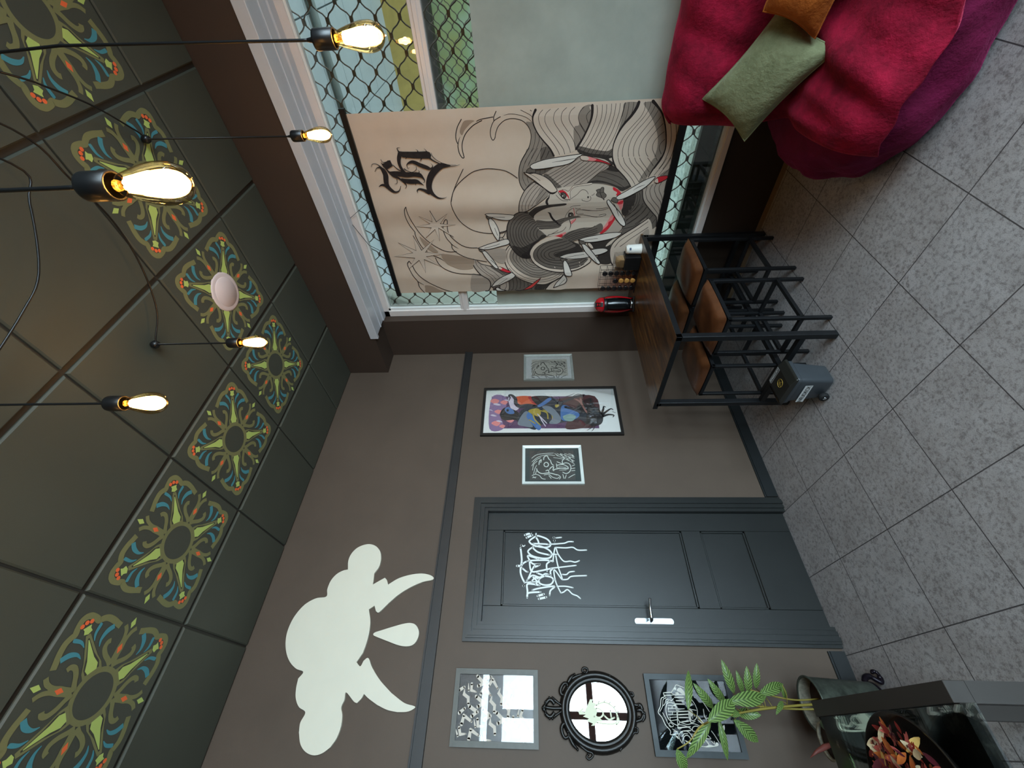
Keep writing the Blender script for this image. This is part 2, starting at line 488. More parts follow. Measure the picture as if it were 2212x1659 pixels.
BANNER='''
f t -19957 21321 -19620 21607 -19317 21731 -19145 21648 -19165 21564 -19422 21394 -19758 21004 -19932 20719
s k -20034 21521 54 -19698 21782 55 -19397 21934 55 -19088 22022 56 -18818 22022 57 -18617 21943 57
s k -19052 21742 10 -18861 21852 36 -18617 21943 52 -18418 21972 58 -18086 21938 59 -17849 21832 59 -17767 21732 59 -17816 21655 59 -17972 21675 59 -18230 21709 58 -18507 21697 58 -18777 21618 57 -19112 21436 56 -19389 21184 55 -19658 20831 55 -19829 20467 54 -19912 20248 54
s k -19892 20572 48 -19978 20340 48 -20035 19926 48 -20078 19549 47
s k -20376 19322 50 -20177 19439 50 -20032 19502 51 -19883 19497 51
f g -19709 17499 -19337 17301 -19023 17203 -18709 17208 -18296 17320 -17910 17541 -17284 17957 -17055 17415 -17324 17228 -17670 15718 -18110 15977 -18580 16405 -19005 16754 -19446 16992 -19663 17126
f g -18195 17346 -17849 17600 -17496 17832 -17132 17984 -16757 18054 -16427 18066 -16033 18023 -15713 17888 -15504 17718 -16084 17154 -16482 16664 -16981 15542 -17670 15701 -18140 16012
f m -16903 16946 -16981 15542 -16679 16098 -16453 16607 -16631 16948
f m -18160 16502 -18140 16012 -17644 15700 -17511 16249 -17421 16609
s k -20073 19075 44 -19965 19320 44 -19853 19500 45 -19618 19656 45 -19316 19769 46 -19068 19791 46 -18828 19725 47 -18761 19625 47 -18899 19508 47 -19178 19433 46 -19481 19289 45 -19714 19066 45 -19882 18782 45 -19942 18440 44 -19913 18102 44 -19810 17767 45 -19619 17501 45 -19337 17301 45 -19023 17203 46 -18709 17208 47 -18296 17320 47 -17910 17541 48 -17517 17804 49 -17219 17959 50
s k -20138 18868 9 -20197 18527 25 -20166 18159 25 -20094 17826 25 -19976 17492 25 -19818 17259 25 -19663 17126 26
s k -20384 17816 28 -20241 17519 28 -20083 17221 28 -19960 17105 28
s k -20360 17233 28 -20222 17052 28
s k -19136 16926 26 -18761 16928 27 -18284 17038 27 -17802 17329 28 -17407 17590 28 -17207 17667 28
s k -18845 16685 26 -18592 16685 27 -18146 16862 27 -17726 17115 28 -17195 17376 28
s k -18518 16439 27 -18134 16543 27 -17712 16756 28 -17380 16938 28
s k -18251 16226 27 -17862 16364 28 -17468 16576 28
s k -17982 16045 27 -17720 16148 28 -17523 16253 28
s k -18181 17019 24 -17813 17325 24 -17381 17584 24 -16962 17764 25 -16527 17805 25 -16163 17758 26 -15787 17565 26
s k -18171 16774 24 -17800 17022 24 -17370 17305 24 -17083 17437 25
s k -16460 17492 25 -16180 17469 26 -15980 17387 26
s k -18160 16502 24 -17788 16720 24 -17382 16943 24
s k -18150 16257 24 -17777 16445 24 -17472 16581 24
s k -17989 16009 24 -17764 16115 24 -17537 16249 24
s k -16862 16608 25 -16536 16621 25
s k -16903 16270 25 -16633 16295 25
s k -18195 17346 52 -17849 17600 53 -17496 17832 54 -17132 17984 55 -16757 18054 56 -16427 18066 56 -16033 18023 57 -15713 17888 58 -15504 17718 58
f c -20332 16917 -20046 17054 -19781 17073 -19446 16992 -19005 16754 -18580 16405 -18110 15977 -17635 15681 -17824 14586 -18406 13715 -19482 13535 -20360 13550
f g -20419 13942 -20428 13484 -19644 13477 -18526 13926 -18024 14274 -18387 14437 -19265 14493 -19404 14197 -19854 14263 -20172 14186
s k -20341 16452 28 -20089 16685 28 -19765 16701 29 -19429 16582 29 -18985 16270 30 -18460 15809 30 -17992 15479 31 -17721 15345 31
s k -20350 15988 28 -20129 16250 28 -19839 16331 28 -19505 16242 29 -19033 15926 29 -18543 15497 30 -18076 15129 31 -17741 15007 31
s k -20372 15492 28 -20165 15718 28 -19845 15792 28 -19543 15700 29 -19103 15379 29 -18618 15013 30 -18125 14744 30 -17826 14639 31
s k -20394 14998 28 -20174 15253 28 -19855 15323 28 -19553 15226 29 -19114 14900 29 -18663 14565 30 -18272 14367 30 -18010 14315 31
s k -20401 14505 28 -20182 14756 28 -19864 14838 28 -19563 14737 29 -19155 14424 29 -18771 14124 30 -18481 13998 30
s k -20351 14008 28 -20044 14233 28 -19751 14245 28 -19508 14143 29 -19005 13765 29
s k -20391 13940 28 -20143 14184 28 -19825 14261 28 -19462 14134 29 -18959 13789 29
s k -20174 13559 28 -19979 13740 28 -19774 13756 28 -19470 13612 29
s k -20345 16901 155 -20046 17054 107 -19781 17080 83 -19446 16992 77 -19005 16754 72 -18580 16405 80 -18110 15977 102 -17670 15718 125
f c -20455 13454 -20052 13415 -19644 13477 -19168 13636 -18620 13899 -18024 14274 -17644 13857 -16953 11821 -18123 11905 -18992 11614 -19376 11369 -19777 11034 -20281 10694 -20478 10697
f g -20486 11539 -20478 10697 -20281 10694 -19777 11034 -19376 11369 -18992 11614 -18688 11741 -19446 11613 -20032 11568
f m -18180 14109 -17983 13251 -17812 12285 -17960 11901 -17498 11893 -17623 13323 -17956 14199
f n -18022 14203 -17723 13333 -17498 11893 -16917 11799 -17316 12367 -17644 13857
s k -20444 13192 27 -20098 13123 28 -19661 13177 28 -19126 13360 29 -18576 13619 30 -17950 14057 31
s k -20459 12867 27 -20028 12835 28 -19560 12899 29 -18993 13109 29 -18440 13399 30 -17841 13802 31
s k -20462 12607 27 -20017 12586 28 -19520 12660 29 -18952 12866 29 -18398 13152 30 -17731 13546 31
s k -20477 12316 27 -20063 12295 28 -19509 12391 29 -18940 12592 29 -18324 12902 30 -17655 13291 31
s k -20480 12057 27 -20053 12064 28 -19499 12155 29 -18930 12353 29 -18282 12654 30 -17611 13039 31
s k -20483 11798 27 -20042 11799 28 -19489 11920 29 -18889 12109 29 -18240 12406 30 -17551 12784 31
s k -20503 11283 27 -20077 11280 28 -19643 11343 28 -19408 11407 29
s k -20505 10992 27 -20151 10998 28 -19922 11025 28
s k -17800 11967 31 -17413 12272 31
s k -20485 11506 48 -20032 11568 56 -19538 11660 44 -18970 11814 26 -18447 12017 27 -17490 12530 28
s k -20428 13468 171 -20053 13432 149 -19644 13477 120 -19168 13636 110 -18620 13899 119 -18024 14274 156
f c -20479 10730 -20199 10778 -19777 11034 -19376 11369 -18992 11614 -18564 11792 -18123 11905 -17631 11893 -17225 11786 -16733 11522 -15382 10122 -16089 9512 -17168 8692 -18082 8547 -18716 8690 -19814 9168 -20232 9551 -20498 9864
f g -20437 10399 -20470 9858 -20232 9551 -19814 9168 -19241 8876 -18716 8690 -18082 8547 -17168 8692 -16633 9006 -16369 9421 -17121 9212 -17780 9068 -18423 9135 -19052 9402 -19605 9748 -20086 10138
s k -20490 10313 27 -20149 10280 28 -19722 10430 28 -19292 10786 29 -18820 11181 29 -18296 11445 30 -17782 11544 31 -17313 11460 31 -16895 11239 32 -16648 11058 32
s k -20490 9991 27 -20194 9997 27 -19741 10203 28 -19253 10579 29 -18779 10937 29 -18254 11197 30 -17771 11262 31 -17369 11185 31 -16951 10925 32 -16664 10664 32
s k -20266 9687 27 -19928 9813 28 -19414 10141 28 -18917 10554 29 -18429 10811 30 -17887 10896 30 -17421 10804 31 -17039 10546 31 -16645 10193 32
s k -20028 9442 28 -19659 9627 28 -19137 9989 29 -18599 10362 29 -18099 10549 30 -17610 10536 31 -17235 10366 31 -16882 10055 32 -16631 9831 32
s k -19670 9202 28 -19324 9425 28 -18854 9765 29 -18399 10086 30 -17957 10212 30 -17562 10177 31 -17150 9926 31 -16652 9475 32
s k -19276 8983 29 -18956 9281 29 -18567 9573 29 -18164 9767 30 -17776 9779 30 -17474 9634 31 -17090 9276 31 -16843 9084 32
s k -18814 8813 29 -18578 9100 29 -18242 9336 30 -17890 9368 30 -17555 9195 31 -17107 8855 31
s k -18373 8681 30 -18128 8900 30 -17839 8924 30 -17503 8730 31
f m -16171 13041 -16919 12059 -16908 11781 -16711 11533 -16513 11282 -16142 10891 -15505 10364 -15260 10727 -15211 10950 -15488 11421 -15721 12281 -15819 13350
f n -16919 12059 -16908 11781 -16515 11338 -16530 11731 -16683 12169
f n -15847 13353 -15806 12291 -15517 11425 -15211 10950 -15505 10364 -15567 10517 -15470 10960 -15789 11861 -15992 12739
s k -16758 12039 27 -16608 11630 27 -16485 11278 28
s k -16532 12459 28 -16373 11879 28 -16187 11348 28 -15949 10918 28
s k -16270 12739 28 -16138 12188 28 -15889 11533 28 -15557 10973 29 -15376 10745 29
f c -17409 11875 -17093 11778 -16821 11603 -16513 11282 -16142 10891 -15796 10582 -15475 10331 -15711 9859 -16026 9353 -16586 9047 -17280 8674
f g -17280 8674 -16974 8826 -16586 9047 -16051 9274 -15711 9859 -16206 9723 -16656 9475 -17298 9111
s k -17394 11491 29 -17050 11359 30 -16693 11086 30 -16298 10663 31 -15925 10321 31 -15608 10097 31
s k -17380 11162 29 -17035 11000 30 -16677 10668 30 -16311 10301 30 -15969 10018 31 -15767 9841 31
s k -17365 10779 29 -17019 10586 30 -16715 10287 30 -16323 9912 30 -15954 9621 31
s k -17351 10423 29 -17031 10231 30 -16727 9902 30 -16420 9624 30 -16111 9398 31
s k -17337 10095 29 -17043 9878 30 -16713 9569 30 -16378 9255 30
s k -17316 9575 29 -17020 9299 30 -16774 9085 30
s k -17294 9029 29 -17081 8876 29
s k -17461 11881 64 -17093 11778 65 -16821 11603 65 -16513 11282 66 -16142 10891 67 -15796 10582 68 -15476 10360 69
s k -20478 10697 181 -20199 10778 190 -19777 11034 162 -19376 11369 133 -18992 11614 116 -18564 11792 86 -18123 11905 67 -17631 11893 62 -17225 11786 70 -16733 11522 71
f c -20524 9805 -20500 8934 -19995 8007 -19760 7881 -18372 7898 -16518 7763 -15724 9444 -16633 9006 -17168 8692 -18082 8547 -18716 8690 -19814 9168 -20232 9551
f c -17280 8674 -17247 7857 -16132 7839 -16109 8642 -16051 9274 -16586 9047 -16974 8826
f g -16804 7860 -16104 7833 -16132 8536 -16393 8260 -16544 7990
s k -20503 9319 30 -20064 8963 31 -19469 8630 31 -18858 8403 32 -18230 8273 33 -17585 8295 34 -16956 8469 35 -16585 8673 35
s k -20254 8748 30 -19754 8435 31 -19213 8205 32 -18533 8005 33 -18058 7958 33 -17475 8025 34 -16978 8191 35 -16543 8413 35
s k -19972 8147 31 -19588 7968 31 -19290 7893 32
s k -17265 8293 29 -16933 8435 30 -16491 8696 30 -16174 8907 31
s k -17255 8047 29 -16870 8175 30 -16401 8455 30 -16135 8620 31
s k -16804 7860 30 -16544 7990 30 -16177 8295 30
s k -20498 9864 180 -20232 9551 134 -19814 9168 99 -19241 8876 82 -18716 8690 78 -18082 8547 80 -17628 8548 88 -17168 8692 111 -16633 9006 120
s k -17280 8674 106 -16974 8826 97 -16586 9047 93 -16294 9182 77 -16051 9274 56
f m -14644 10720 -15058 10002 -15213 9512 -14832 9441 -14222 9123 -13454 8408 -13093 8093 -12464 7808 -11968 8881 -12489 10209 -13372 10467
f n -14674 10725 -15029 9997 -14553 9901 -14102 9986 -13738 10164 -13374 10528 -13822 10745 -14281 10680
f m -13223 10429 -14355 9925 -14318 8944 -13160 8718 -12307 9514 -11724 10293 -12039 10497 -12475 10468
f n -14385 10725 -14356 9955 -13841 10076 -13353 10479
s k -15047 9712 32 -14779 9606 32 -14272 9632 33 -13819 9820 34 -13454 10118 34 -13209 10381 34
s k -15023 9852 32 -14696 9766 32 -14248 9804 33 -13855 9975 34 -13521 10219 34 -13340 10462 34
s k -14290 9312 33 -13927 9423 33 -13563 9656 34 -13257 9965 34 -12915 10275 35
s k -13974 9016 33 -13608 9185 34 -13269 9424 34 -12929 9790 35 -12681 10147 35
s k -13652 8687 34 -13281 8884 34 -12973 9219 35 -12693 9566 35
s k -13327 8412 34 -13016 8621 34 -12640 9006 35
s k -13030 8140 34 -12681 8342 35
s k -14220 9549 36 -13829 9776 37 -13528 10085 37 -13319 10413 37
s k -14087 9259 36 -13694 9484 37 -13329 9841 37 -12992 10271 38
s k -14015 8980 36 -13528 9215 37 -13099 9651 38 -12664 10220 38
s k -13385 8762 37 -12952 9169 38 -12543 9617 38 -12338 10386 39
f d -15243 9517 -14832 9441 -14531 9327 -14222 9123 -13842 8784 -13454 8408 -13093 8093 -12463 7777 -13559 7863 -14474 7830 -15912 7844 -15773 8571 -15432 9239
s k -15432 9239 31 -15118 9279 32 -14823 9208 32 -14490 9028 33 -14145 8696 33 -13700 8310 34 -13345 8026 34 -13116 7857 34
s k -15561 8895 31 -15252 9004 32 -14959 8946 32 -14599 8758 32 -14226 8419 33 -13909 8117 33 -13622 7877 34
s k -15635 8627 31 -15355 8710 32 -15094 8656 32 -14705 8431 32 -14366 8126 33 -14082 7830 33
s k -15707 8303 31 -15400 8407 31 -15111 8345 32 -14752 8123 32 -14474 7830 33
s k -15774 7868 31 -15527 8009 31 -15271 8008 32 -15005 7863 32
s k -15213 9512 64 -14832 9441 64 -14531 9327 65 -14222 9123 66 -13842 8784 67 -13454 8408 68 -13093 8093 69 -12464 7792 70
f c -13096 8706 -12441 9537 -11865 10377 -11330 10932 -10803 11151 -10256 11146 -9498 10984 -9067 9624 -9990 8790 -11923 8204
f d -12272 8545 -11751 9106 -11273 9337 -10906 8954 -11589 8412
s k -12836 8655 41 -12268 9353 42 -11750 10046 43 -11350 10522 43 -10969 10755 44 -10828 10832 44
s k -12406 8571 42 -11957 9143 42 -11530 9696 43 -11125 10139 44 -10886 10423 44
s k -13096 8706 81 -12441 9537 83 -11865 10377 85 -11330 10932 87 -10803 11151 89 -10256 11146 91 -9574 10960 93 -9300 10792 93
f n -11324 12781 -11375 12211 -11528 11592 -11643 10911 -11054 11151 -10256 11146 -9421 10974 -9450 11843 -10102 12078 -10346 11614 -10702 11364 -10813 12476
f c -10924 11520 -11126 11160 -11607 10875 -11543 11024 -11205 11394
f m -7638 19937 -8551 18654 -7987 17731 -7618 16681 -7602 16152 -7836 15630 -8664 14724 -7282 15441 -6656 16142 -6746 20434
f n -7618 16681 -7602 16152 -7955 15459 -7090 16111 -6701 16178 -6706 17040 -7501 16963
f d -7638 19937 -7998 19382 -7827 19251 -6756 19347 -7209 19895
s k -7875 19460 38 -7495 19447 39 -7157 19611 39
s k -8075 19167 38 -7612 19139 39 -7059 19258 39 -6780 19418 40
s k -8313 18874 38 -7813 18828 38 -7263 18889 39 -6769 19057 40
s k -8468 18623 38 -7971 18521 38 -7339 18582 39 -6781 18731 40
s k -8253 18283 38 -7752 18230 38 -7202 18320 39
s k -8035 17940 38 -7616 17916 39 -7362 17958 39
s k -7817 17629 38 -7436 17601 39
s k -7426 17283 39 -6737 17327 40
s k -7500 16928 39 -6703 16932 40
s k -7487 16539 39 -6712 16537 40
f d -10156 21954 -9697 22043 -9218 21824 -8723 21427 -8381 20971 -8044 20791 -7535 20729 -8071 20329 -8541 19594 -8888 19088 -9277 20027 -9542 20930 -9992 21634
f m -9489 20490 -9277 20027 -8888 19088 -8703 19584 -8917 19985 -9375 20603
s k -10035 21782 32 -9688 21771 33 -9246 21476 33 -8830 20998 34 -8493 20645 34 -8032 20438 35
s k -9639 21468 33 -9319 21296 33 -8947 20883 34 -8652 20492 34 -8275 20243 34
s k -9508 21071 33 -9223 20789 33 -8929 20330 33 -8471 19948 34
s k -9414 20600 33 -9165 20242 33 -8873 19850 34 -8665 19656 34
s k -9156 19968 33 -8821 19507 34
s k -9993 21668 58 -9715 21426 58 -9562 20928 58 -9469 20492 59
f d -8830 22218 -8772 21701 -8678 21292 -8381 20971 -7960 20798 -7537 20782 -7070 20986 -6772 21268 -6809 22465
s k -10156 21954 79 -9697 22043 80 -9218 21824 81 -8723 21427 83 -8381 20971 83 -8044 20791 84 -7622 20775 86 -7113 20982 87 -6772 21268 88
s k -8850 22215 67 -8796 21803 68 -8723 21427 68
f c -11310 18959 -10958 19242 -10484 19420 -9841 19443 -9371 19302 -9007 19082 -8676 18753 -8252 18248 -7945 17732 -7719 17208 -7618 16681 -7602 16152 -7836 15630 -8191 15119 -8702 14657 -10513 17011 -11231 18767
s k -11310 18959 68 -10958 19242 69 -10484 19420 70 -9841 19443 72 -9371 19302 73 -9007 19082 74 -8676 18753 75 -8252 18248 76 -7945 17732 76 -7719 17208 77 -7618 16681 77 -7602 16152 77 -7836 15630 76 -8191 15119 75 -8702 14657 74 -10513 17011 70 -11231 18767 69 -11310 18959 68
f g -10978 18779 -10470 18987 -9940 18965 -9430 18719 -8939 18225 -8468 17373 -8359 16507 -8534 15646 -8722 14658 -10513 17011 -11010 18646
s k -11163 18869 34 -10807 19118 35 -10403 19241 35 -9911 19236 36 -9480 19057 36 -9076 18735 37 -8659 18234 37 -8270 17550 38 -8083 16855 38 -8143 16159 38 -8406 15471 37 -8752 14967 37
s k -10978 18779 35 -10617 18963 35 -10132 19005 36 -9667 18843 36 -9224 18454 37 -8808 17884 37 -8463 17200 38 -8359 16507 38 -8539 15819 37 -8763 15309 37
s k -10718 18660 35 -10275 18764 35 -9892 18664 36 -9456 18343 36 -9045 17810 37 -8705 17197 37 -8602 16508 37 -8784 15926 37 -8854 15654 37
s k -10489 18454 35 -10115 18503 36 -9767 18365 36 -9326 17973 37 -8951 17366 37 -8809 16681 37 -8911 16167 37 -8984 15963 37
s k -10293 18212 35 -10029 18221 36 -9678 18030 36 -9314 17599 37 -9058 17022 37 -9036 16339 37
s k -10135 17983 36 -9867 17924 36 -9510 17628 36 -9300 17190 36 -9244 16681 37
s k -10050 17717 36 -9781 17656 36 -9541 17391 36 -9412 17020 36
s k -10003 17450 36 -9771 17353 36 -9608 17086 36
s k -9287 19136 37 -8630 18582 37 -8111 17728 38 -7870 16681 38 -8008 15808 38 -8395 15126 37 -8708 14828 37
f c -6831 16144 -7216 16042 -7631 15766 -7912 15423 -8384 14781 -8091 14554 -6736 14491
s k -6810 16161 79 -7217 16059 78 -7631 15766 77 -7912 15423 76 -8228 14982 75 -8623 14688 74
s k -17083 21823 44 -16078 22462 46 -15216 22895 48 -14548 22971 49 -13386 22589 51 -12693 21858 52 -12389 20997 53 -12307 20235 53 -12346 19784 53 -12491 19073 53
s k -14952 22956 48 -15601 22721 47 -16161 22251 46 -16797 21351 45 -16992 20755 44 -17048 20122 44 -16988 19559 44 -16868 18998 44 -16632 18555 45 -16340 18167 45
f t -10647 24470 -10617 23598 -10146 21974 -9569 22044 -9336 22141 -9289 23115 -9631 23893 -9875 24196
f t -12217 25885 -12069 25655 -10952 24683 -10968 25150 -11497 25644
f d -10824 20960 -10988 19357 -9792 19432 -9731 19911 -9970 20164
s k -14674 26332 49 -14430 26503 50 -13858 26563 51 -13195 26438 52 -12678 26172 53
s k -14674 26332 49 -14170 26330 50 -13451 26186 52 -12632 25858 53 -11917 25358 54 -11396 24800 55 -11009 24204 56 -10881 23690 56 -10902 23218 56
s k -12642 26148 53 -12367 26178 54 -11799 26043 55 -11286 25823 56 -10982 25551 56
s k -13567 23599 51 -13364 23792 51 -12768 23960 53 -12074 23822 54 -11567 23512 55 -11205 23504 56 -10828 23229 56 -10395 22618 57 -10146 21974 57 -9880 20917 58
s k -13567 23599 51 -13420 23529 51 -12891 23619 52 -12413 23570 53 -11914 23260 54 -11432 22741 55 -11195 22178 55 -11151 21522 55
s k -11567 23512 55 -11343 23283 41 -11152 23014 21
s k -10400 24990 57 -9818 24825 58 -9330 24358 59 -8982 23509 60 -8867 22477 60 -8795 21509 60
s k -10594 25122 57 -10351 24659 57 -10072 24333 22
s k -10169 27196 58 -9904 27398 59 -9429 27338 60 -8776 27139 61 -8270 26897 62 -7676 26885 63 -7057 26580 64
s k -10169 27196 58 -9814 27038 59 -9254 26888 60 -8673 26523 61 -7983 25810 62 -7353 24843 63 -7070 24163 64
s k -8270 26897 62 -8052 26658 47 -7876 26444 23
f t -7830 26345 -7727 25788 -7366 25277 -7049 24896 -7068 26358 -7489 26416
f0 c -14329 24644 -13385 24358 -14031 23426 -13210 24105 -13082 22951 -12975 24083 -12109 23230 -12882 24293 -11826 24389 -12791 24579 -12144 25410 -12922 24830 -13065 25987 -13238 24863 -13918 25573 -13396 24673
s0 k -14329 24644 50 -13385 24358 52 -14031 23426 50 -13210 24105 52 -13082 22951 52 -12975 24083 52 -12109 23230 54 -12882 24293 52 -11826 24389 54 -12791 24579 53 -12144 25410 54 -12922 24830 52 -13065 25987 52 -13238 24863 52 -13918 25573 51 -13396 24673 52 -14329 24644 50 -13385 24358 52
f0 c -12353 26358 -11107 25962 -11969 24822 -10913 25713 -10728 24219 -10539 25710 -9579 24696 -10280 25935 -9082 26048 -10218 26360 -9447 27404 -10434 26653 -10641 28263 -10911 26713 -11820 27676 -11085 26403
s0 k -12353 26358 54 -11107 25962 56 -11969 24822 54 -10913 25713 56 -10728 24219 57 -10539 25710 57 -9579 24696 59 -10280 25935 58 -9082 26048 60 -10218 26360 58 -9447 27404 60 -10434 26653 57 -10641 28263 57 -10911 26713 57 -11820 27676 55 -11085 26403 56 -12353 26358 54 -11107 25962 56
f d -16051 17039 -15747 16547 -15293 16017 -15118 16073 -14662 16663 -14313 17146 -14018 17575 -13943 18096 -14258 18146 -14776 18067 -15217 17874 -15615 17598
s k -16051 17039 57 -15747 16547 58 -15293 16017 59 -15118 16073 59 -14662 16663 60 -14313 17146 61 -14018 17575 62 -13943 18096 62 -14258 18146 61 -14776 18067 60 -15217 17874 59 -15615 17598 58 -16051 17039 57
f g -15659 16489 -15293 16017 -15118 16073 -14662 16663 -14491 16963 -15028 16811
s k -15932 16895 29 -15463 17396 29 -14915 17764 30 -14374 17930 31 -14029 17880 31
s k -15811 16722 29 -15310 17222 29 -14787 17558 30 -14395 17672 30 -14052 17635 31
s k -15691 16576 29 -15212 16988 29 -14717 17320 30 -14387 17461 30 -14170 17450 31
s k -15539 16372 29 -15115 16752 30 -14678 17082 30 -14408 17220 30
s k -15387 16195 29 -14988 16545 30 -14579 16873 30
f d -16444 16379 -17008 15543 -17113 14850 -17281 14443 -17551 14048 -16949 12062 -16436 12699 -15852 13381 -15788 13920 -15673 14634 -15522 15177 -15531 15410 -16092 15916
f m -16444 16379 -16545 16152 -15991 15511 -15605 15093 -15528 15323 -15740 15620 -16092 15916
s k -17113 14850 30 -16738 15535 30 -16435 16151 31
s k -17475 14070 29 -16878 14978 30 -16289 15977 31
s k -17313 13920 30 -16738 14831 30 -16115 15802 31
s k -17278 13697 30 -16672 14546 30 -15969 15655 31
s k -17238 13363 30 -16579 14259 30 -15821 15506 32
s k -17201 13084 30 -16514 13973 31 -15673 15357 32
s k -17164 12832 30 -16448 13686 31 -15604 15064 32
s k -17100 12549 30 -16460 13321 31 -15801 14266 31
s k -17012 12318 30 -16448 13010 31 -15843 13867 31
s k -16949 12062 30 -16436 12699 31 -15852 13381 31
f f -15657 14617 -15739 14305 -15777 13675 -15783 13044 -15728 12409 -15546 11757 -15338 11286 -15072 10994 -14675 10807 -14342 10725 -14005 10707 -13599 10845 -13118 11110 -12626 11382 -12055 11930 -11916 12260 -11804 13362 -11778 14759 -11884 15604 -12071 16588 -12985 17276 -13708 17535 -14245 17124 -14815 16201 -15326 15950 -15616 15189
f r -15507 11562 -15336 11223 -15071 10962 -14846 10993 -14954 11297 -15146 11259 -15316 11537
f p -14461 11229 -14609 10798 -14207 10705 -13804 10809 -14151 10990
f r -14424 11126 -14576 10780 -14343 10758 -14286 11009
f p -13479 11359 -13258 11063 -12481 11432 -12017 11925 -12137 12145 -12640 11792 -13064 11573
f r -13334 11206 -13223 11058 -12481 11432 -12017 11925 -12120 12075 -12633 11587 -12885 11551 -13054 11303
f p -11886 15674 -12023 15258 -12227 14640 -11783 14899 -11726 15459
f r -11867 15568 -11985 15257 -12049 14910 -11785 14969 -11741 15459
f d -12956 11059 -12476 10499 -12145 10606 -12042 11529 -12083 11722 -12506 11338
s k -12540 10447 51 -12309 10505 52 -12145 10606 52
s k -14848 14442 30 -14988 14215 30 -15128 14019 29 -15325 13829 29 -15420 13662 29 -15369 13455 29 -15217 13297 29 -15099 13257 29
s k -14789 13671 30 -14698 13635 30 -14663 13514 30 -14613 13362 30 -14622 13215 30 -14707 13075 30 -14855 13045 30 -14976 13129 29
s k -15016 13016 29 -15055 12874 29 -15156 12825 29
s k -15156 15515 29 -14910 15271 30 -14735 14998 30 -14721 14642 30
f n -14953 13303 -14980 13232 -14904 13181 -14832 13234 -14864 13295
f m -15341 12728 -15408 12590 -15431 12434 -15500 12384 -15525 12286 -15464 12193 -15204 12177 -15021 11996 -14874 12007 -14789 12114 -14655 12099 -14810 12263 -14925 12569 -15048 12698 -15192 12626
s k -15341 12728 35 -15408 12590 35 -15431 12434 35 -15500 12384 35 -15525 12286 35 -15464 12193 35 -15204 12177 35 -15021 11996 35 -14874 12007 35 -14789 12114 35 -14655 12099 36 -14810 12263 35 -14925 12569 35 -15048 12698 35 -15192 12626 35 -15341 12728 35
s k -15431 12434 40 -15184 12436 41 -14810 12263 41
s k -15192 12626 29 -15170 12434 29 -15204 12177 29
f c -15490 15089 -15453 14883 -15358 14675 -15439 14534 -15691 14346 -15760 13918 -15855 13095 -15754 13057 -15686 13481 -15651 14055 -15519 14364 -15265 14524 -14879 14473 -14794 14587
s k -15490 15089 26 -15453 14883 26 -15358 14675 26 -15439 14534 26 -15691 14346 26 -15760 13918 26 -15855 13095 26 -15754 13057 26 -15686 13481 26 -15651 14055 26 -15519 14364 26 -15265 14524 26 -14879 14473 27 -14794 14587 27 -15490 15089 26
f r -15384 15347 -15450 15174 -15428 14999 -15305 14818 -15063 14630 -14823 14559 -15068 14748 -15267 14962 -15276 15197
f c -15261 15196 -15252 14962 -15068 14748 -14809 14587 -14833 14825 -15021 15069
f n -15261 15196 -15297 14993 -15188 14812 -15010 14774 -14880 14886 -14931 15036 -15113 15161
s k -15261 15196 26 -15297 14993 26 -15188 14812 26 -15010 14774 27 -14880 14886 27 -14931 15036 27 -15113 15161 27 -15261 15196 26
f m -15225 15019 -15190 14871 -15070 14821 -14955 14890 -15076 14954
f w -15065 15077 -15108 15029 -15062 14983 -15013 15025
s k -15325 15345 41 -15085 15189 41 -14867 14945 42 -14792 14527 42
s k -15244 15899 41 -15173 15971 41 -14997 15998 89 -14852 16114 149 -14673 16156 168 -14519 16094 151 -14366 16092 73
s k -15504 17718 29 -16104 16952 40 -15259 15899 70 -15386 15405 29
s k -14135 14226 30 -14004 14459 31 -13667 14684 31 -13320 14789 31 -13061 14824 32
s k -14206 14470 30 -14319 14208 30 -14332 13731 30
s k -14130 14076 30 -14063 13951 31 -14085 13713 31
s k -13853 12485 31 -13892 13126 31 -13993 13736 31 -13923 13942 31 -13768 14007 31 -13622 13891 31 -13615 13708 31 -13637 13452 31
s k -13355 13995 31 -13493 13851 31 -13543 13460 31 -13449 13087 31 -13374 12776 31 -13329 12430 31
s k -12626 14663 32 -12365 14871 33 -12209 15243 33 -12093 15809 33 -11914 16125 33
s k -12379 15248 33 -12156 15652 33 -12031 15999 33
s k -13986 13565 31 -13906 13078 31 -13858 12622 31 -13886 12115 31 -14024 11683 30
s k -14012 12578 31 -14013 12189 30 -14089 11750 30
s k -13540 13379 31 -13410 12881 31 -13345 12418 31 -13378 12027 31 -13466 11825 31 -13546 11849 31 -13538 12045 31 -13484 12311 31
f c -14120 14225 -13804 14130 -13356 14025 -13046 14406 -13374 14516 -13787 14508
s r -14119 14195 37 -13805 14145 37 -13454 14077 38
f n -13769 14446 -13763 14294 -13617 14179 -13426 14183 -13334 14299 -13356 14469 -13566 14526
s k -13769 14446 28 -13763 14294 28 -13617 14179 28 -13426 14183 28 -13334 14299 28 -13356 14469 28 -13566 14526 28 -13769 14446 28
f m -13702 14351 -13619 14225 -13459 14215 -13398 14303 -13558 14297
f w -13564 14456 -13619 14401 -13559 14343 -13504 14395
f p -13013 14389 -13243 14018 -13129 14010 -12844 14271
s r -13258 13988 38 -13129 14010 38 -12844 14271 38
s k -13818 14494 25 -13598 14528 62 -13341 14508 57 -13079 14408 51 -12813 14325 51 -12582 14349 39 -12367 14447 13
f m -13219 16916 -13126 16141 -13146 15522 -13352 14791 -13483 14003 -13372 13599 -13306 13991 -13118 14595 -12902 14956 -12596 15193 -12529 16133 -12549 16699
s k -13137 16885 32 -13077 16140 32 -13116 15428 32 -13321 14820 31
s k -13020 16824 32 -12972 15983 32 -12999 15363 32 -13160 14844 32
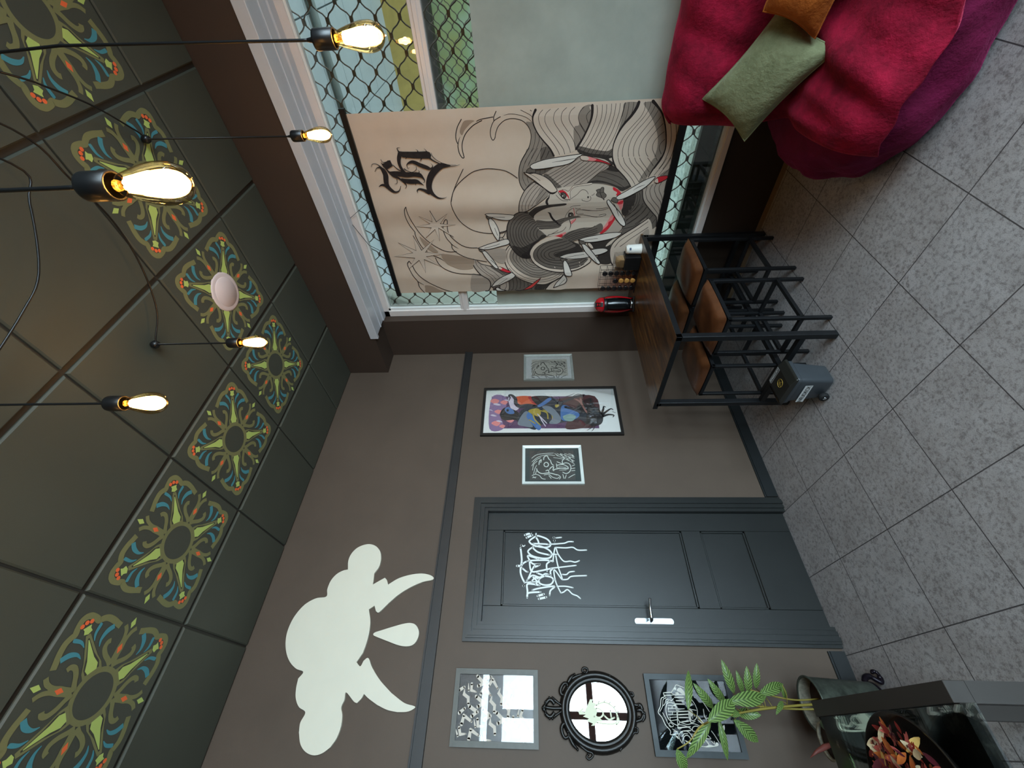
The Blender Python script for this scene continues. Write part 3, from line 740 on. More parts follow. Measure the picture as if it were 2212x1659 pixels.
s k -12903 16793 32 -12813 16136 32 -12823 15513 32 -12949 14896 32
s k -12752 16762 32 -12713 16135 32 -12707 15510 32 -12774 15075 32
s k -12565 16668 33 -12529 16133 33 -12557 15505 32 -12645 15164 32
s k -13860 16059 25 -13776 15905 124 -13518 15808 144 -13254 15648 146 -13051 15426 140 -12846 15233 90 -12756 15012 19
f n -13786 17463 -14107 17214 -14343 16879 -14459 16308 -14507 15561 -14540 14816 -14389 14839 -14289 15855 -14151 16305 -13902 16760 -13611 17036 -13405 17100
s k -13699 17250 31 -14035 16942 31 -14265 16457 31 -14396 15857 30
s k -13566 17129 31 -13906 16851 31 -14170 16396 31 -14329 15706 30
f m -13953 18132 -13715 18541 -13371 18836 -12919 19049 -12484 19122 -11899 19108 -11399 18973 -10921 18735 -10505 18423 -10192 18034 -10084 17636 -10095 17401 -10654 17359 -11226 17090 -11635 16603 -11932 16125 -12144 16286 -12392 16541 -12568 16762 -13071 16886 -13339 17070 -13539 17253 -13835 17493 -13936 17674
f n -11249 18785 -10505 18423 -10192 18034 -10084 17636 -10095 17401 -10654 17359 -11226 17090 -11635 16603 -11932 16125 -12081 16445 -11678 16828 -11345 17413 -11080 18072
f k -10492 18025 -10192 18034 -10084 17636 -10095 17401 -10654 17359 -11226 17090 -11635 16603 -11610 16893 -11269 17285 -10771 17555
s k -13851 17493 37 -13787 17923 37 -13547 18332 38 -13169 18660 38 -12711 18840 39 -12237 18880 40 -11677 18797 41 -11169 18560 41 -10682 18184 42 -10333 17763 42
s k -13703 17373 38 -13623 17805 38 -13380 18184 38 -13030 18478 39 -12602 18640 39 -12160 18660 40 -11669 18554 40 -11196 18297 41 -10784 17950 42 -10513 17560 42
s k -13541 17314 38 -13458 17686 38 -13211 18034 38 -12858 18297 39 -12494 18438 39 -12083 18440 40 -11661 18344 40 -11261 18099 41 -10887 17750 42 -10693 17424 42
s k -13442 17254 38 -13357 17565 38 -13107 17882 38 -12785 18111 39 -12419 18235 39 -12041 18233 40 -11653 18118 40 -11290 17902 41 -10990 17550 41
s k -13340 17101 38 -13190 17444 38 -12938 17761 39 -12612 17959 39 -12276 18049 40 -11929 18013 40 -11574 17862 41 -11244 17610 41
s k -13174 17009 38 -13086 17290 38 -12832 17576 39 -12537 17772 39 -12234 17844 40 -11887 17789 40 -11564 17603 41 -11345 17413 41
s k -13073 16948 38 -12950 17167 39 -12693 17422 39 -12429 17585 39 -12157 17623 40 -11879 17565 40 -11592 17377 40
s k -12938 16855 39 -12779 17044 39 -12552 17235 39 -12285 17350 39 -12045 17353 40 -11799 17277 40 -11583 17119 40
s k -12770 16793 39 -12609 16951 39 -12377 17079 39 -12104 17097 40 -11859 17020 40 -11680 16892 40
s k -12565 16668 39 -12368 16826 39 -12096 16859 40 -11815 16764 40
s k -13897 17461 74 -13936 17674 74 -13953 18132 74 -13715 18541 75 -13371 18836 76 -12919 19049 78 -12484 19122 79 -11899 19108 80 -11399 18973 82 -10921 18735 83 -10505 18423 84 -10192 18034 85 -10084 17636 85
f m -11718 15002 -12184 14547 -12399 13931 -12528 13316 -12555 12697 -12831 12107 -12393 11903 -12001 12291 -11600 13623 -11479 14191
s k -11883 14754 40 -12178 14358 39 -12427 13777 39 -12510 13284 39
s k -11778 14718 40 -12099 14069 39 -12309 13299 39 -12491 12753 39 -12649 12520 38
s k -11705 14618 40 -11990 13904 40 -12230 12979 39 -12442 12338 39
s k -11627 14391 40 -11881 13739 40 -12094 12967 39 -12274 12320 39
s k -11550 14195 40 -11772 13572 40 -12014 12645 39 -12104 12302 39
f c -11929 15551 -11725 16186 -11429 16764 -11084 17156 -10727 17358 -10358 17397 -9978 17303 -9586 17038 -9260 16599 -9046 16086 -8865 15400 -8821 14648 -8968 13704 -9259 13051 -9591 12612 -9974 12713 -11077 13844 -11713 14842
f m -11739 15099 -11524 15958 -11227 16602 -10896 16962 -10535 17129 -10123 17100 -9773 16868 -9450 16430 -9195 15817 -9061 14727 -9164 13718 -9492 13070 -9939 12809 -9896 13766 -9919 14432 -11066 13520 -11327 13861 -11592 14389
f n -11596 14517 -11327 13861 -11066 13520 -10587 13289 -10443 14458 -10170 15172 -10403 15444 -10639 14795 -11041 13842
s k -11627 14902 44 -11495 15636 44 -11269 16278 44 -10923 16667 45 -10562 16832 45 -10226 16800 46 -9878 16600 46 -9595 16161 47 -9418 15484 47 -9318 14805 47
s k -11510 14545 44 -11307 15308 44 -11080 15983 45 -10803 16372 45 -10515 16535 45 -10253 16501 46 -9982 16299 46 -9740 15894 47 -9606 15321 47 -9586 14750 47
s k -11359 14280 44 -11116 14978 44 -10925 15687 45 -10721 16109 45 -10469 16287 45 -10244 16235 46 -9971 15965 46 -9839 15428 46 -9823 14960 46
s k -11260 13985 44 -10925 14645 45 -10731 15355 45 -10600 15811 45 -10420 15923 46 -10154 15802 46 -9953 15431 46
s k -11072 13715 44 -10804 14281 45 -10608 14958 45 -10549 15383 45 -10405 15510 46 -10216 15406 46 -10131 15138 46
s k -11723 15130 43 -11524 15958 44 -11227 16602 44 -10896 16962 45 -10535 17129 45 -10123 17100 46 -9773 16868 47 -9450 16430 47 -9195 15817 47 -9063 14795 48
s k -9302 14333 47 -9398 13733 47 -9613 13247 46 -9905 12905 46
s k -9537 14412 47 -9668 13751 46 -9842 13264 46
s k -9062 14185 47 -9198 13551 47 -9453 13067 47
s k -10358 17397 70 -9978 17303 71 -9586 17038 72 -9260 16599 73 -9046 16086 73 -8865 15400 74 -8821 14648 74 -8968 13704 73 -9259 13051 72 -9591 12612 71 -9780 12563 71
f w -13883 20644 -13947 20305 -13830 19205 -13689 18511 -13315 18864 -13381 19607 -13554 20079 -13682 20403
s k -13883 20644 53 -13947 20305 52 -13830 19205 53 -13689 18511 53 -13315 18864 53 -13381 19607 53 -13554 20079 53 -13682 20403 53 -13883 20644 53
s k -13633 20110 34 -13597 19666 34 -13561 19222 34
f m -13765 20563 -13682 20403 -13594 20113 -13482 20235 -13431 20427 -13611 20559
s k -13765 20563 45 -13682 20403 45 -13594 20113 46 -13482 20235 46 -13431 20427 46 -13611 20559 46 -13765 20563 45
f w -13450 20425 -13482 20235 -13199 19996 -12672 19772 -12219 19691 -11721 19805 -11896 19986 -12445 20249 -13056 20423
s k -13450 20425 53 -13482 20235 53 -13199 19996 54 -12672 19772 55 -12219 19691 56 -11721 19805 57 -11896 19986 56 -12445 20249 55 -13056 20423 54 -13450 20425 53
s k -12722 20035 35 -12142 19851 36
s k -12528 19173 47 -12124 19351 48 -11963 19516 48
s k -12301 19685 56 -12334 19452 55 -12527 19135 55
f d -11887 19734 -12009 19629 -11920 19480 -11792 19411 -11719 19727
s k -11887 19734 40 -12009 19629 40 -11920 19480 40 -11792 19411 40 -11719 19727 41 -11887 19734 40
f w -11135 21471 -11412 20731 -11641 19928 -11824 19137 -11438 19003 -11206 19764 -11016 20570 -11011 21047
s k -11135 21471 58 -11412 20731 58 -11641 19928 57 -11824 19137 56 -11438 19003 57 -11206 19764 58 -11016 20570 58 -11011 21047 58 -11135 21471 58
s k -11117 20957 37 -11306 20150 37 -11442 19747 37
f m -11045 21421 -10989 21049 -10897 20939 -10817 21187 -10912 21376
s k -11045 21421 42 -10989 21049 42 -10897 20939 42 -10817 21187 42 -10912 21376 42 -11045 21421 42
f w -10817 21187 -10851 20904 -10301 20514 -9646 20162 -9313 20024 -9370 20307 -10085 20857
s k -10817 21187 59 -10851 20904 59 -10301 20514 60 -9646 20162 61 -9313 20024 62 -9370 20307 62 -10085 20857 60 -10817 21187 59
s k -10029 20538 39 -9456 20054 39
f w -7493 20733 -8071 20329 -8507 19806 -8848 19091 -8901 18881 -8632 18651 -8315 18944 -7960 19490 -7642 20078
s k -7493 20733 70 -8071 20329 69 -8507 19806 68 -8848 19091 67 -8901 18881 67 -8632 18651 67 -8315 18944 68 -7960 19490 69 -7642 20078 70 -7493 20733 70
s k -7687 20146 35 -8011 19769 34 -8369 19326 34
f m -7468 20627 -7668 20219 -7512 19981 -7387 20097 -7439 20379 -7185 20507
s k -7468 20627 47 -7668 20219 47 -7512 19981 47 -7387 20097 47 -7439 20379 47 -7185 20507 47 -7468 20627 47
f w -7311 20390 -7433 20201 -7209 19895 -6707 19458 -6730 20218
s k -7311 20390 71 -7433 20201 70 -7209 19895 71 -6707 19458 72 -6730 20218 72 -7311 20390 71
f r -9433 19982 -9385 19745 -9217 19414 -8984 18980 -8913 19260 -9110 19764 -9274 19959
s k -9433 19982 44 -9385 19745 44 -9217 19414 44 -8984 18980 44 -8913 19260 45 -9110 19764 44 -9274 19959 44 -9433 19982 44
f c -9425 19982 -9367 19781 -9226 19688 -9233 19893 -9314 19973
f q -6735 18661 -7023 18111 -7599 17386 -8083 16855 -8321 16611 -8278 16542 -7833 16821 -7299 17320 -6716 18048
s k -6735 18661 64 -7023 18111 63 -7599 17386 62 -8083 16855 61 -8319 16542 60
s k -8319 16542 45 -7833 16821 46 -7299 17320 47 -6716 18048 48
f w -7241 15475 -7700 15277 -8185 14945 -8541 14650 -8085 14387 -7676 14534 -7478 14919
s k -7241 15475 70 -7700 15277 69 -8185 14945 68 -8541 14650 67 -8085 14387 68 -7676 14534 69 -7478 14919 69 -7241 15475 70
s k -7522 14990 35 -7850 14758 34 -8091 14554 34
f w -17737 13871 -17684 14467 -17601 15286 -17485 16249 -17303 16943 -17181 17224 -17077 17282 -16938 17171 -16889 16946 -16907 16383 -17008 15543 -17113 14850 -17281 14443 -17505 14182 -17636 13917
s k -17737 13871 48 -17684 14467 48 -17601 15286 48 -17485 16249 48 -17303 16943 49 -17181 17224 49 -17077 17282 49 -16938 17171 50 -16889 16946 50 -16907 16383 50 -17008 15543 49 -17113 14850 49 -17281 14443 49 -17505 14182 48 -17636 13917 48 -17737 13871 48
s k -17284 15829 11 -17341 15276 32 -17410 14726 38 -17468 14234 16
f m -16897 17483 -16997 17283 -16911 17172 -16876 16946 -16658 16948 -16683 17232 -16648 17374 -16737 17557
s k -16897 17483 39 -16997 17283 38 -16911 17172 39 -16876 16946 39 -16658 16948 39 -16683 17232 39 -16648 17374 39 -16737 17557 39 -16897 17483 39
f c -16716 17728 -16681 17516 -16618 17318 -16631 16948 -16416 16379 -16092 15916 -15740 15620 -15416 15435 -15315 15842 -15655 16373 -16104 16952 -16458 17435
s k -16716 17728 50 -16681 17516 50 -16618 17318 50 -16631 16948 50 -16416 16379 51 -16092 15916 51 -15740 15620 52 -15416 15435 52 -15315 15842 53 -15655 16373 52 -16104 16952 51 -16458 17435 51 -16716 17728 50
s k -16619 17346 25 -16383 16950 25 -16118 16606 26
f r -17600 13969 -17619 13807 -17537 13362 -17372 12799 -17166 12226 -16953 11841 -17151 12500 -17252 13061 -17300 13616 -17363 13869 -17497 13975
s k -17600 13969 32 -17619 13807 32 -17537 13362 32 -17372 12799 32 -17166 12226 32 -16953 11841 33 -17151 12500 32 -17252 13061 32 -17300 13616 32 -17363 13869 32 -17497 13975 32 -17600 13969 32
f c -17586 13955 -17606 13806 -17555 13501 -17421 13379 -17309 13507 -17376 13870 -17496 13962
f p -17550 13500 -17478 13193 -17376 12909 -17265 13062 -17308 13479 -17421 13379
f w -14697 11342 -14927 11170 -15228 10636 -15603 9982 -15892 9468 -16093 8946 -16033 8822 -15763 9020 -15409 9377 -15112 9896 -14840 10430 -14678 10842 -14644 11130
s k -14697 11342 53 -14927 11170 53 -15228 10636 52 -15603 9982 51 -15892 9468 51 -16093 8946 50 -16033 8822 50 -15763 9020 51 -15409 9377 52 -15112 9896 52 -14840 10430 53 -14678 10842 53 -14644 11130 53 -14697 11342 53
s k -15239 10177 12 -15455 9813 40 -15581 9410 14
f m -14618 11625 -14793 11531 -14816 11359 -14629 11128 -14420 11157 -14490 11403
s k -14618 11625 36 -14793 11531 35 -14816 11359 35 -14629 11128 36 -14420 11157 36 -14490 11403 36 -14618 11625 36
f w -14599 11902 -14669 11779 -14497 11610 -14056 11196 -13508 10729 -13017 10413 -12686 10285 -12559 10404 -12801 10747 -13367 11192 -13977 11573 -14385 11832
s k -14599 11902 54 -14669 11779 53 -14497 11610 54 -14056 11196 55 -13508 10729 56 -13017 10413 57 -12686 10285 57 -12559 10404 58 -12801 10747 57 -13367 11192 56 -13977 11573 55 -14385 11832 54 -14599 11902 54
s k -14430 11424 18 -13992 11157 49 -13354 10857 16
f r -15840 8838 -16053 8631 -16121 8254 -16104 7833 -15939 7822 -15814 8186 -15660 8547 -15696 8753
s k -15840 8838 39 -16053 8631 39 -16121 8254 39 -16104 7833 39 -15939 7822 39 -15814 8186 39 -15660 8547 40 -15696 8753 40 -15840 8838 39
f c -15825 8821 -15972 8669 -15858 8589 -15689 8553 -15711 8755
f m -11495 13627 -11521 13373 -11335 13102 -11231 13158 -11238 13351 -11207 13477 -11353 13601
s k -11495 13627 40 -11521 13373 40 -11335 13102 40 -11231 13158 41 -11238 13351 41 -11207 13477 41 -11353 13601 40 -11495 13627 40
f c -11260 12968 -11289 12778 -11068 12565 -10813 12460 -10819 12638 -11042 12852
s k -11260 12968 41 -11289 12778 40 -11068 12565 41 -10813 12460 41 -10819 12638 41 -11042 12852 41 -11260 12968 41
f w -11567 13680 -11759 13201 -11932 12270 -12070 11344 -12081 10721 -12022 10478 -11871 10566 -11645 10974 -11463 11743 -11351 12528 -11371 13105 -11486 13370
s k -11567 13680 60 -11759 13201 60 -11932 12270 59 -12070 11344 59 -12081 10721 59 -12022 10478 59 -11871 10566 59 -11645 10974 60 -11463 11743 60 -11351 12528 61 -11371 13105 61 -11486 13370 60 -11567 13680 60
s k -11502 13340 30 -11602 12711 30 -11637 12207 30
f w -10130 15099 -10373 14565 -10511 13752 -10612 12944 -10771 12310 -10803 11667 -10684 11346 -10521 11374 -10314 11773 -10151 12411 -9985 13055 -9919 13878 -9961 14545
s k -10130 15099 64 -10373 14565 63 -10511 13752 63 -10612 12944 62 -10771 12310 62 -10803 11667 62 -10684 11346 62 -10521 11374 62 -10314 11773 63 -10151 12411 63 -9985 13055 64 -9919 13878 64 -9961 14545 64 -10130 15099 64
s k -10038 14615 32 -10201 13896 32 -10324 13149 31
f w -11169 13410 -11216 13221 -10935 12875 -10411 12437 -9914 12058 -9526 11801 -9414 11906 -9577 12189 -10008 12628 -10581 13104
s k -11169 13410 61 -11216 13221 61 -10935 12875 61 -10411 12437 63 -9914 12058 64 -9526 11801 64 -9414 11906 65 -9577 12189 64 -10008 12628 63 -10581 13104 62 -11169 13410 61
s k -9923 12323 32 -9535 12085 32
f m -9975 14977 -10004 14713 -9922 14509 -9813 14671 -9702 14766 -9822 14938
s k -9975 14977 43 -10004 14713 43 -9922 14509 43 -9813 14671 43 -9702 14766 43 -9822 14938 43 -9975 14977 43
f w -9625 14763 -9831 14638 -9614 14427 -9141 14200 -8499 14011 -8516 14526 -9158 14709
s k -9625 14763 65 -9831 14638 64 -9614 14427 65 -9141 14200 66 -8499 14011 67 -8516 14526 67 -9158 14709 66 -9625 14763 65
s k -17165 27879 23 -17376 27699 45 -17421 27454 111 -17223 27279 292 -16917 27203 352 -16584 27274 345 -16300 27307 320 -16066 27223 270 -15836 27016 213 -15745 26799 119 -15835 26534 59 -16147 26335 23
s k -16150 27900 29 -16257 27677 117 -16225 27447 198 -16097 27274 258
s k -17471 28047 17 -17654 27904 33 -17642 27619 44 -17416 27339 78
f0 k -17629 27278 -17725 27020 -17868 26637 -17492 26539 -17268 27034 -17465 27210
s k -17919 27250 33 -17758 27182 33 -17749 26956 33 -17847 26757 33
s k -17709 27283 44 -17268 27034 78 -16869 26677 204 -16659 26322 126 -16365 26042 116 -16132 25934 47 -15964 26082 18
s k -17080 26854 124 -16986 26413 311 -16887 25737 339 -16885 25271 294 -16826 24877 317 -16651 24682 148 -16422 24584 46 -16302 24709 17
s k -16910 25324 102 -16896 24978 90 -17044 24829 45 -17145 24893 17
s k -16625 26154 80 -16473 25897 299 -16412 25499 323 -16399 25148 288 -16252 24885 116 -16113 24708 17
s k -16165 25290 35 -16500 25125 34
s k -16279 26747 17 -16357 26548 35 -16610 26500 46
s0 k -18333 25918 107 -18170 25706 355 -18107 25045 409 -18082 24431 430 -18067 24041 462
s k -18336 24098 42 -18051 24044 236 -17810 23868 98 -17527 23411 66 -17331 22762 50 -17345 22191 27 -17417 21981 11
s k -18582 25770 16 -18565 25970 42 -18411 25954 75 -18254 25854 161
s k -18228 25861 290 -17897 26031 250 -17527 26069 199 -17198 25951 179 -17000 25797 135
s k -17545 26524 44 -17236 26231 67 -17058 25870 90
s k -17549 23948 11 -17384 23838 44 -17213 23998 122 -17293 24257 255 -17471 24678 253 -17674 25089 219 -17649 25380 132 -17508 25586 50 -17291 25552 28 -17340 25425 11
s k -17403 24979 28 -17214 24993 33 -17035 25295 34 -17130 25620 45 -17274 25816 67
s k -18467 24209 16 -18336 24098 42 -18184 24129 107
s k -18440 24772 16 -18358 24651 43 -18232 24679 128
s k -17727 24679 16 -17810 24535 54 -17915 24535 108
s k -17879 25598 16 -17979 25471 54
s k -17337 22647 77 -17373 23012 264 -17362 23271 364 -17161 23651 423 -16819 24018 429 -16465 24240 412 -16071 24367 396 -15751 24336 354 -15459 24123 191 -15251 23831 108 -15214 23476 48 -15294 23232 12
s k -18196 23791 21 -17961 23725 38 -17687 23438 33 -17444 22914 27 -17385 22242 16
s k -15638 25229 24 -15786 25268 59 -15885 25085 117 -15815 24801 177 -15637 24449 272
'''
GRAF='''
s w -17793 18005 173 -17643 17586 174
s w -17972 17885 172 -17803 17501 173
s w -21693 17186 150 -21577 16791 151
s w -21858 17110 149 -21758 16645 150
s w -18679 18308 142 -19029 18259 141 -19528 18215 138 -19895 18275 136 -20256 18290 135 -20581 18193 133 -20899 18018 131
s w -20899 18018 84 -20867 17697 84 -20831 17049 84
s w -18550 18250 91 -18485 18238 91 -18568 18113 91 -18503 18002 91
s w -17955 17258 93 -17587 17220 94
s w -19867 18529 161 -19866 18390 161 -19895 18263 161
s w -19835 18263 124 -19649 18042 125 -19556 17852 125
s w -19985 18199 124 -20193 17945 123 -20240 17820 122
s w -19895 18231 124 -19712 18169 125
s w -18504 18264 169 -18504 18238 169
s w -21101 18097 154 -21101 18072 154
s w -17587 17233 174 -17587 17206 174
s w -17960 16007 171 -17960 15981 171
s w -18164 15989 170 -18164 15963 170
s w -18385 15966 169 -18385 15940 169
s w -21801 17851 127 -21410 17832 129 -21012 17851 131 -20980 17512 131 -21061 17053 130
s w -21801 17851 127 -21522 17759 128 -21457 17000 128
s w -21350 17515 117 -21232 17056 118 -21107 16107 118 -21365 16360 117 -21645 16419 116
s w -20782 17882 120 -20664 17789 120 -20069 17505 123 -19826 17314 124 -19762 16965 124 -19706 17502 125 -19214 17820 127 -19274 17499 126 -19395 17117 126
s w -20723 17820 120 -20456 17508 121 -20568 17013 121 -20359 16697 121 -20386 16449 121
s w -19524 17756 125 -19487 17055 125 -19512 16357 125 -19758 16554 124 -20180 16536 122
s w -19523 17692 125 -20190 17569 122 -20154 16942 122 -19997 16185 123 -20177 16317 122 -20414 16295 121
s w -19948 17378 123 -19824 17061 124
s w -19512 16357 125 -19540 16104 125
s w -20477 16700 121 -20656 17045 120 -20889 17080 119 -21029 16777 118 -20996 16347 118 -20763 16154 119 -20561 16269 120 -20477 16700 121
s w -20836 17573 120 -20601 17323 121 -20686 17077 120
s w -20515 17509 121 -20832 17203 119 -21007 17328 119
s w -20305 17195 122 -20477 16700 121
s w -18576 17363 129 -18770 17690 129 -18962 17787 128 -19211 17499 127 -19362 16861 126 -19326 16350 126 -19075 16181 127 -18793 16396 128 -18572 16908 129 -18576 17363 129
s w -18641 17494 129 -18957 17110 128 -19139 16344 127
s w -17855 17223 133 -18122 17622 132 -18286 17688 131 -18511 17363 130 -18635 16715 129 -18568 16324 129 -18342 16251 130 -18049 16503 132 -17854 17025 133 -17855 17223 133
s w -18382 17427 130 -18409 16644 130 -18440 16384 130
s w -17921 17257 132 -18184 17097 131 -18477 17036 130
s w -18407 16286 104 -18405 15993 104 -18370 15601 104 -18335 15275 104 -18236 15009 104 -18234 14684 104
s w -19571 16137 100 -18630 15938 103 -19072 15765 101 -19534 15408 100 -19531 14966 99 -19589 14655 99 -19495 14365 99
s w -18630 15905 103 -18657 15229 103 -18621 14744 103 -18797 14404 102 -18793 13828 102
s w -19076 16213 101 -19104 15799 101
s w -19998 16311 98 -19945 15807 98 -19867 15176 98 -19801 14609 98
s w -19136 15928 101 -19873 15804 99 -20699 15567 96 -20085 16064 98 -20819 16003 95 -21497 15701 93
s w -20377 15549 97 -20374 15270 97 -20225 15075 97 -20180 14749 97
s w -20699 15567 96 -20666 15227 96 -20488 14938 96 -20432 13980 96
s w -20705 16152 96 -20733 16030 96
s w -21105 15924 94 -21099 15376 94 -21179 14908 94
s w -21497 15701 93 -21439 15517 93 -21296 15267 93 -21544 14982 92 -21651 14690 92 -21803 14493 91
s w -17979 15844 105 -17944 15481 105
'''
SIGN='''
s w -26291 9301 58 -26223 9517 58 -26179 9681 59 -26301 9797 58 -26521 10021 58
s w -26541 10431 58 -26522 10079 58 -26613 9926 58 -26641 10134 57 -26647 10395 58
s w -26553 10448 58 -26718 10439 57 -26792 10613 57 -27119 10724 56 -27385 10892 56 -27595 10738 55 -27880 10631 54 -28050 10474 54 -28157 10414 54 -28276 10441 53 -28235 10074 54
s w -27349 10800 41 -27117 10610 41 -26837 10522 42 -26764 10363 42 -26671 10400 42
s w -27391 10667 41 -27635 10550 40 -27832 10481 40 -27960 10315 39 -27914 10221 40 -27828 10285 40 -27808 10392 40 -27919 10445 40 -27982 10348 39
s w -26950 10374 41 -26878 10244 41 -26808 10257 42 -26857 10383 41 -27022 10475 41 -27117 10610 41
s w -28047 10307 39 -28170 10059 39 -28132 10271 39
s w -26996 10356 51 -27251 10468 51 -27499 10465 50 -27697 10368 50 -27826 10201 50 -27909 9998 49
s w -26996 10356 51 -26945 10144 52 -26988 9983 51
s w -26918 9967 52 -27239 9926 51 -27577 9949 50 -27909 9998 49
s w -27202 10343 41 -27193 9916 41
s w -27156 10319 41 -27293 10349 41
s w -27198 10130 41 -27105 10095 41
s w -27339 10373 41 -27341 9922 41
s w -27475 10389 40 -27465 9936 40
s w -27346 10149 41 -27470 10177 40
s w -27586 10343 40 -27554 9915 40
s w -27718 10317 40 -27666 9941 40
s w -27563 10324 40 -27741 10322 40
s w -27058 10027 41 -27066 9887 41
s w -27076 10316 41 -27101 9895 41
s0 w -26730 9895 88 -26720 9405 88
s0 w -26869 9841 88 -26872 9442 88
s0 w -27011 9959 87 -27011 9447 87
s0 w -26613 9926 89 -26602 9376 89
s0 w -27328 9862 86 -27305 9321 86
s0 w -27463 9866 86 -27429 9324 86
s0 w -27575 9864 85 -27563 9358 85
s0 w -27750 9766 84 -27708 9366 84
s0 w -27996 10019 84 -27938 9368 84
s0 w -28120 9744 83 -28090 9379 83
s w -27100 9866 51 -27214 9836 51 -27206 9494 51
s w -26779 9964 52 -26875 10100 52 -26830 10176 52
s w -27214 9836 51 -27599 9926 50 -27752 9850 50 -27814 9670 50 -27853 9486 49 -27805 9279 49
s w -27271 9313 51 -27562 9301 50 -27805 9279 49
s w -27864 9932 49 -27900 9636 49 -28024 9363 49 -28109 9274 49
s w -27774 9855 50 -27909 9998 49 -28039 9973 49 -27991 9796 49
s w -27805 9307 49 -27822 9090 49 -27904 8863 49
f w -26419 9708 -26534 9504 -26625 9353 -26482 9318 -26295 9505
f w -26327 9861 -26300 9709 -26420 9766
f w -26540 9823 -26490 9667 -26607 9636
s w -26759 9042 52 -27033 8885 51 -27305 8843 51 -27577 8970 50 -27692 9167 50 -27628 9262 50 -27449 9217 50 -27400 9064 50 -27512 9037 50
s w -27201 9239 51 -27451 9330 50 -27761 9296 50 -27712 9061 50
s w -26967 9009 51 -27178 9233 51 -27261 8888 51
f w -27224 9273 -27266 9114 -27446 9104 -27516 9234 -27405 9290
s w -27664 8910 65 -27856 8656 64
s w -27530 8846 65 -27790 8638 64
s w -27433 8541 65 -27654 8462 65
s w -26886 8448 67 -27292 8222 66
s w -26905 8255 67 -27108 8142 66
s w -26923 8033 67 -27128 8007 66
s w -27207 8507 66 -27544 8516 65 -27562 8326 65
s w -27990 8831 54 -27909 9057 54 -27956 9235 54 -28088 9296 54 -28126 9114 54 -28080 8965 54
s w -28592 9940 53 -28404 10032 53 -28233 9991 53 -28120 9772 54 -28157 9506 54 -28388 9346 53 -28555 9280 53
s w -28528 9898 53 -28334 9769 53 -28288 9593 53 -28391 9483 53 -28518 9515 53
s w -28337 9879 53 -28227 9743 53 -28223 9577 53
s w -28237 9280 53 -28383 9127 53 -28396 8804 53 -28683 8587 52
s w -28506 9024 53 -28544 8844 52 -28437 8761 53
s w -28222 8620 53 -28387 8449 53 -28393 8695 53
s w -28493 8452 53 -28594 8319 52 -28489 8316 53
s w -28086 8336 54 -28255 8221 53 -28525 8083 52
s w -28375 8798 53 -28580 8611 52 -28706 8647 52
f w -28482 9751 -28561 9526 -28599 9400 -28634 9517 -28544 9712
f w -28676 9123 -28729 8761 -28675 8235 -28589 8129 -28529 8219 -28657 8364 -28621 8569 -28689 8803
f w -28302 10200 -28342 10099 -28448 10069 -28386 10164
f w -28279 9236 -28256 9148 -28385 9209
f w -27966 7781 -27832 7631 -27962 7629 -28115 7744
'''
DRAGON='''
f0 e -27346 14712 -27126 14556 -26905 14426 -26902 14289 -27034 14330 -27073 14116 -27249 14216 -27374 14068 -27589 14172 -27831 13774 -27840 14146 -28009 14297 -28013 14482 -27928 14368 -27811 14728 -27724 14560 -27647 14874 -27559 14705 -27566 15055 -27440 15098 -27262 14840 -27347 14794 -27436 14936 -27475 14751
s e -27290 14140 77 -27328 13929 77 -27496 13787 76 -27669 13967 76 -27634 14284 76
s e -27579 13744 76 -27742 13498 75 -27652 13220 76
s e -27160 14126 78 -27020 13676 78 -27185 13264 77 -27438 13084 76 -27732 13072 75 -27902 13254 75 -27913 13731 75 -27881 14151 75
s e -27359 13395 77 -27655 13380 76
s e -27605 13028 76 -27814 13005 75 -27941 13154 75
s e -27071 14008 58 -26982 13943 59
s e -27020 13676 58 -26932 13638 59
s e -27080 13412 58 -27005 13349 58
s e -27226 13189 58 -27173 13101 58
s e -27437 13073 57 -27401 12972 57
'''
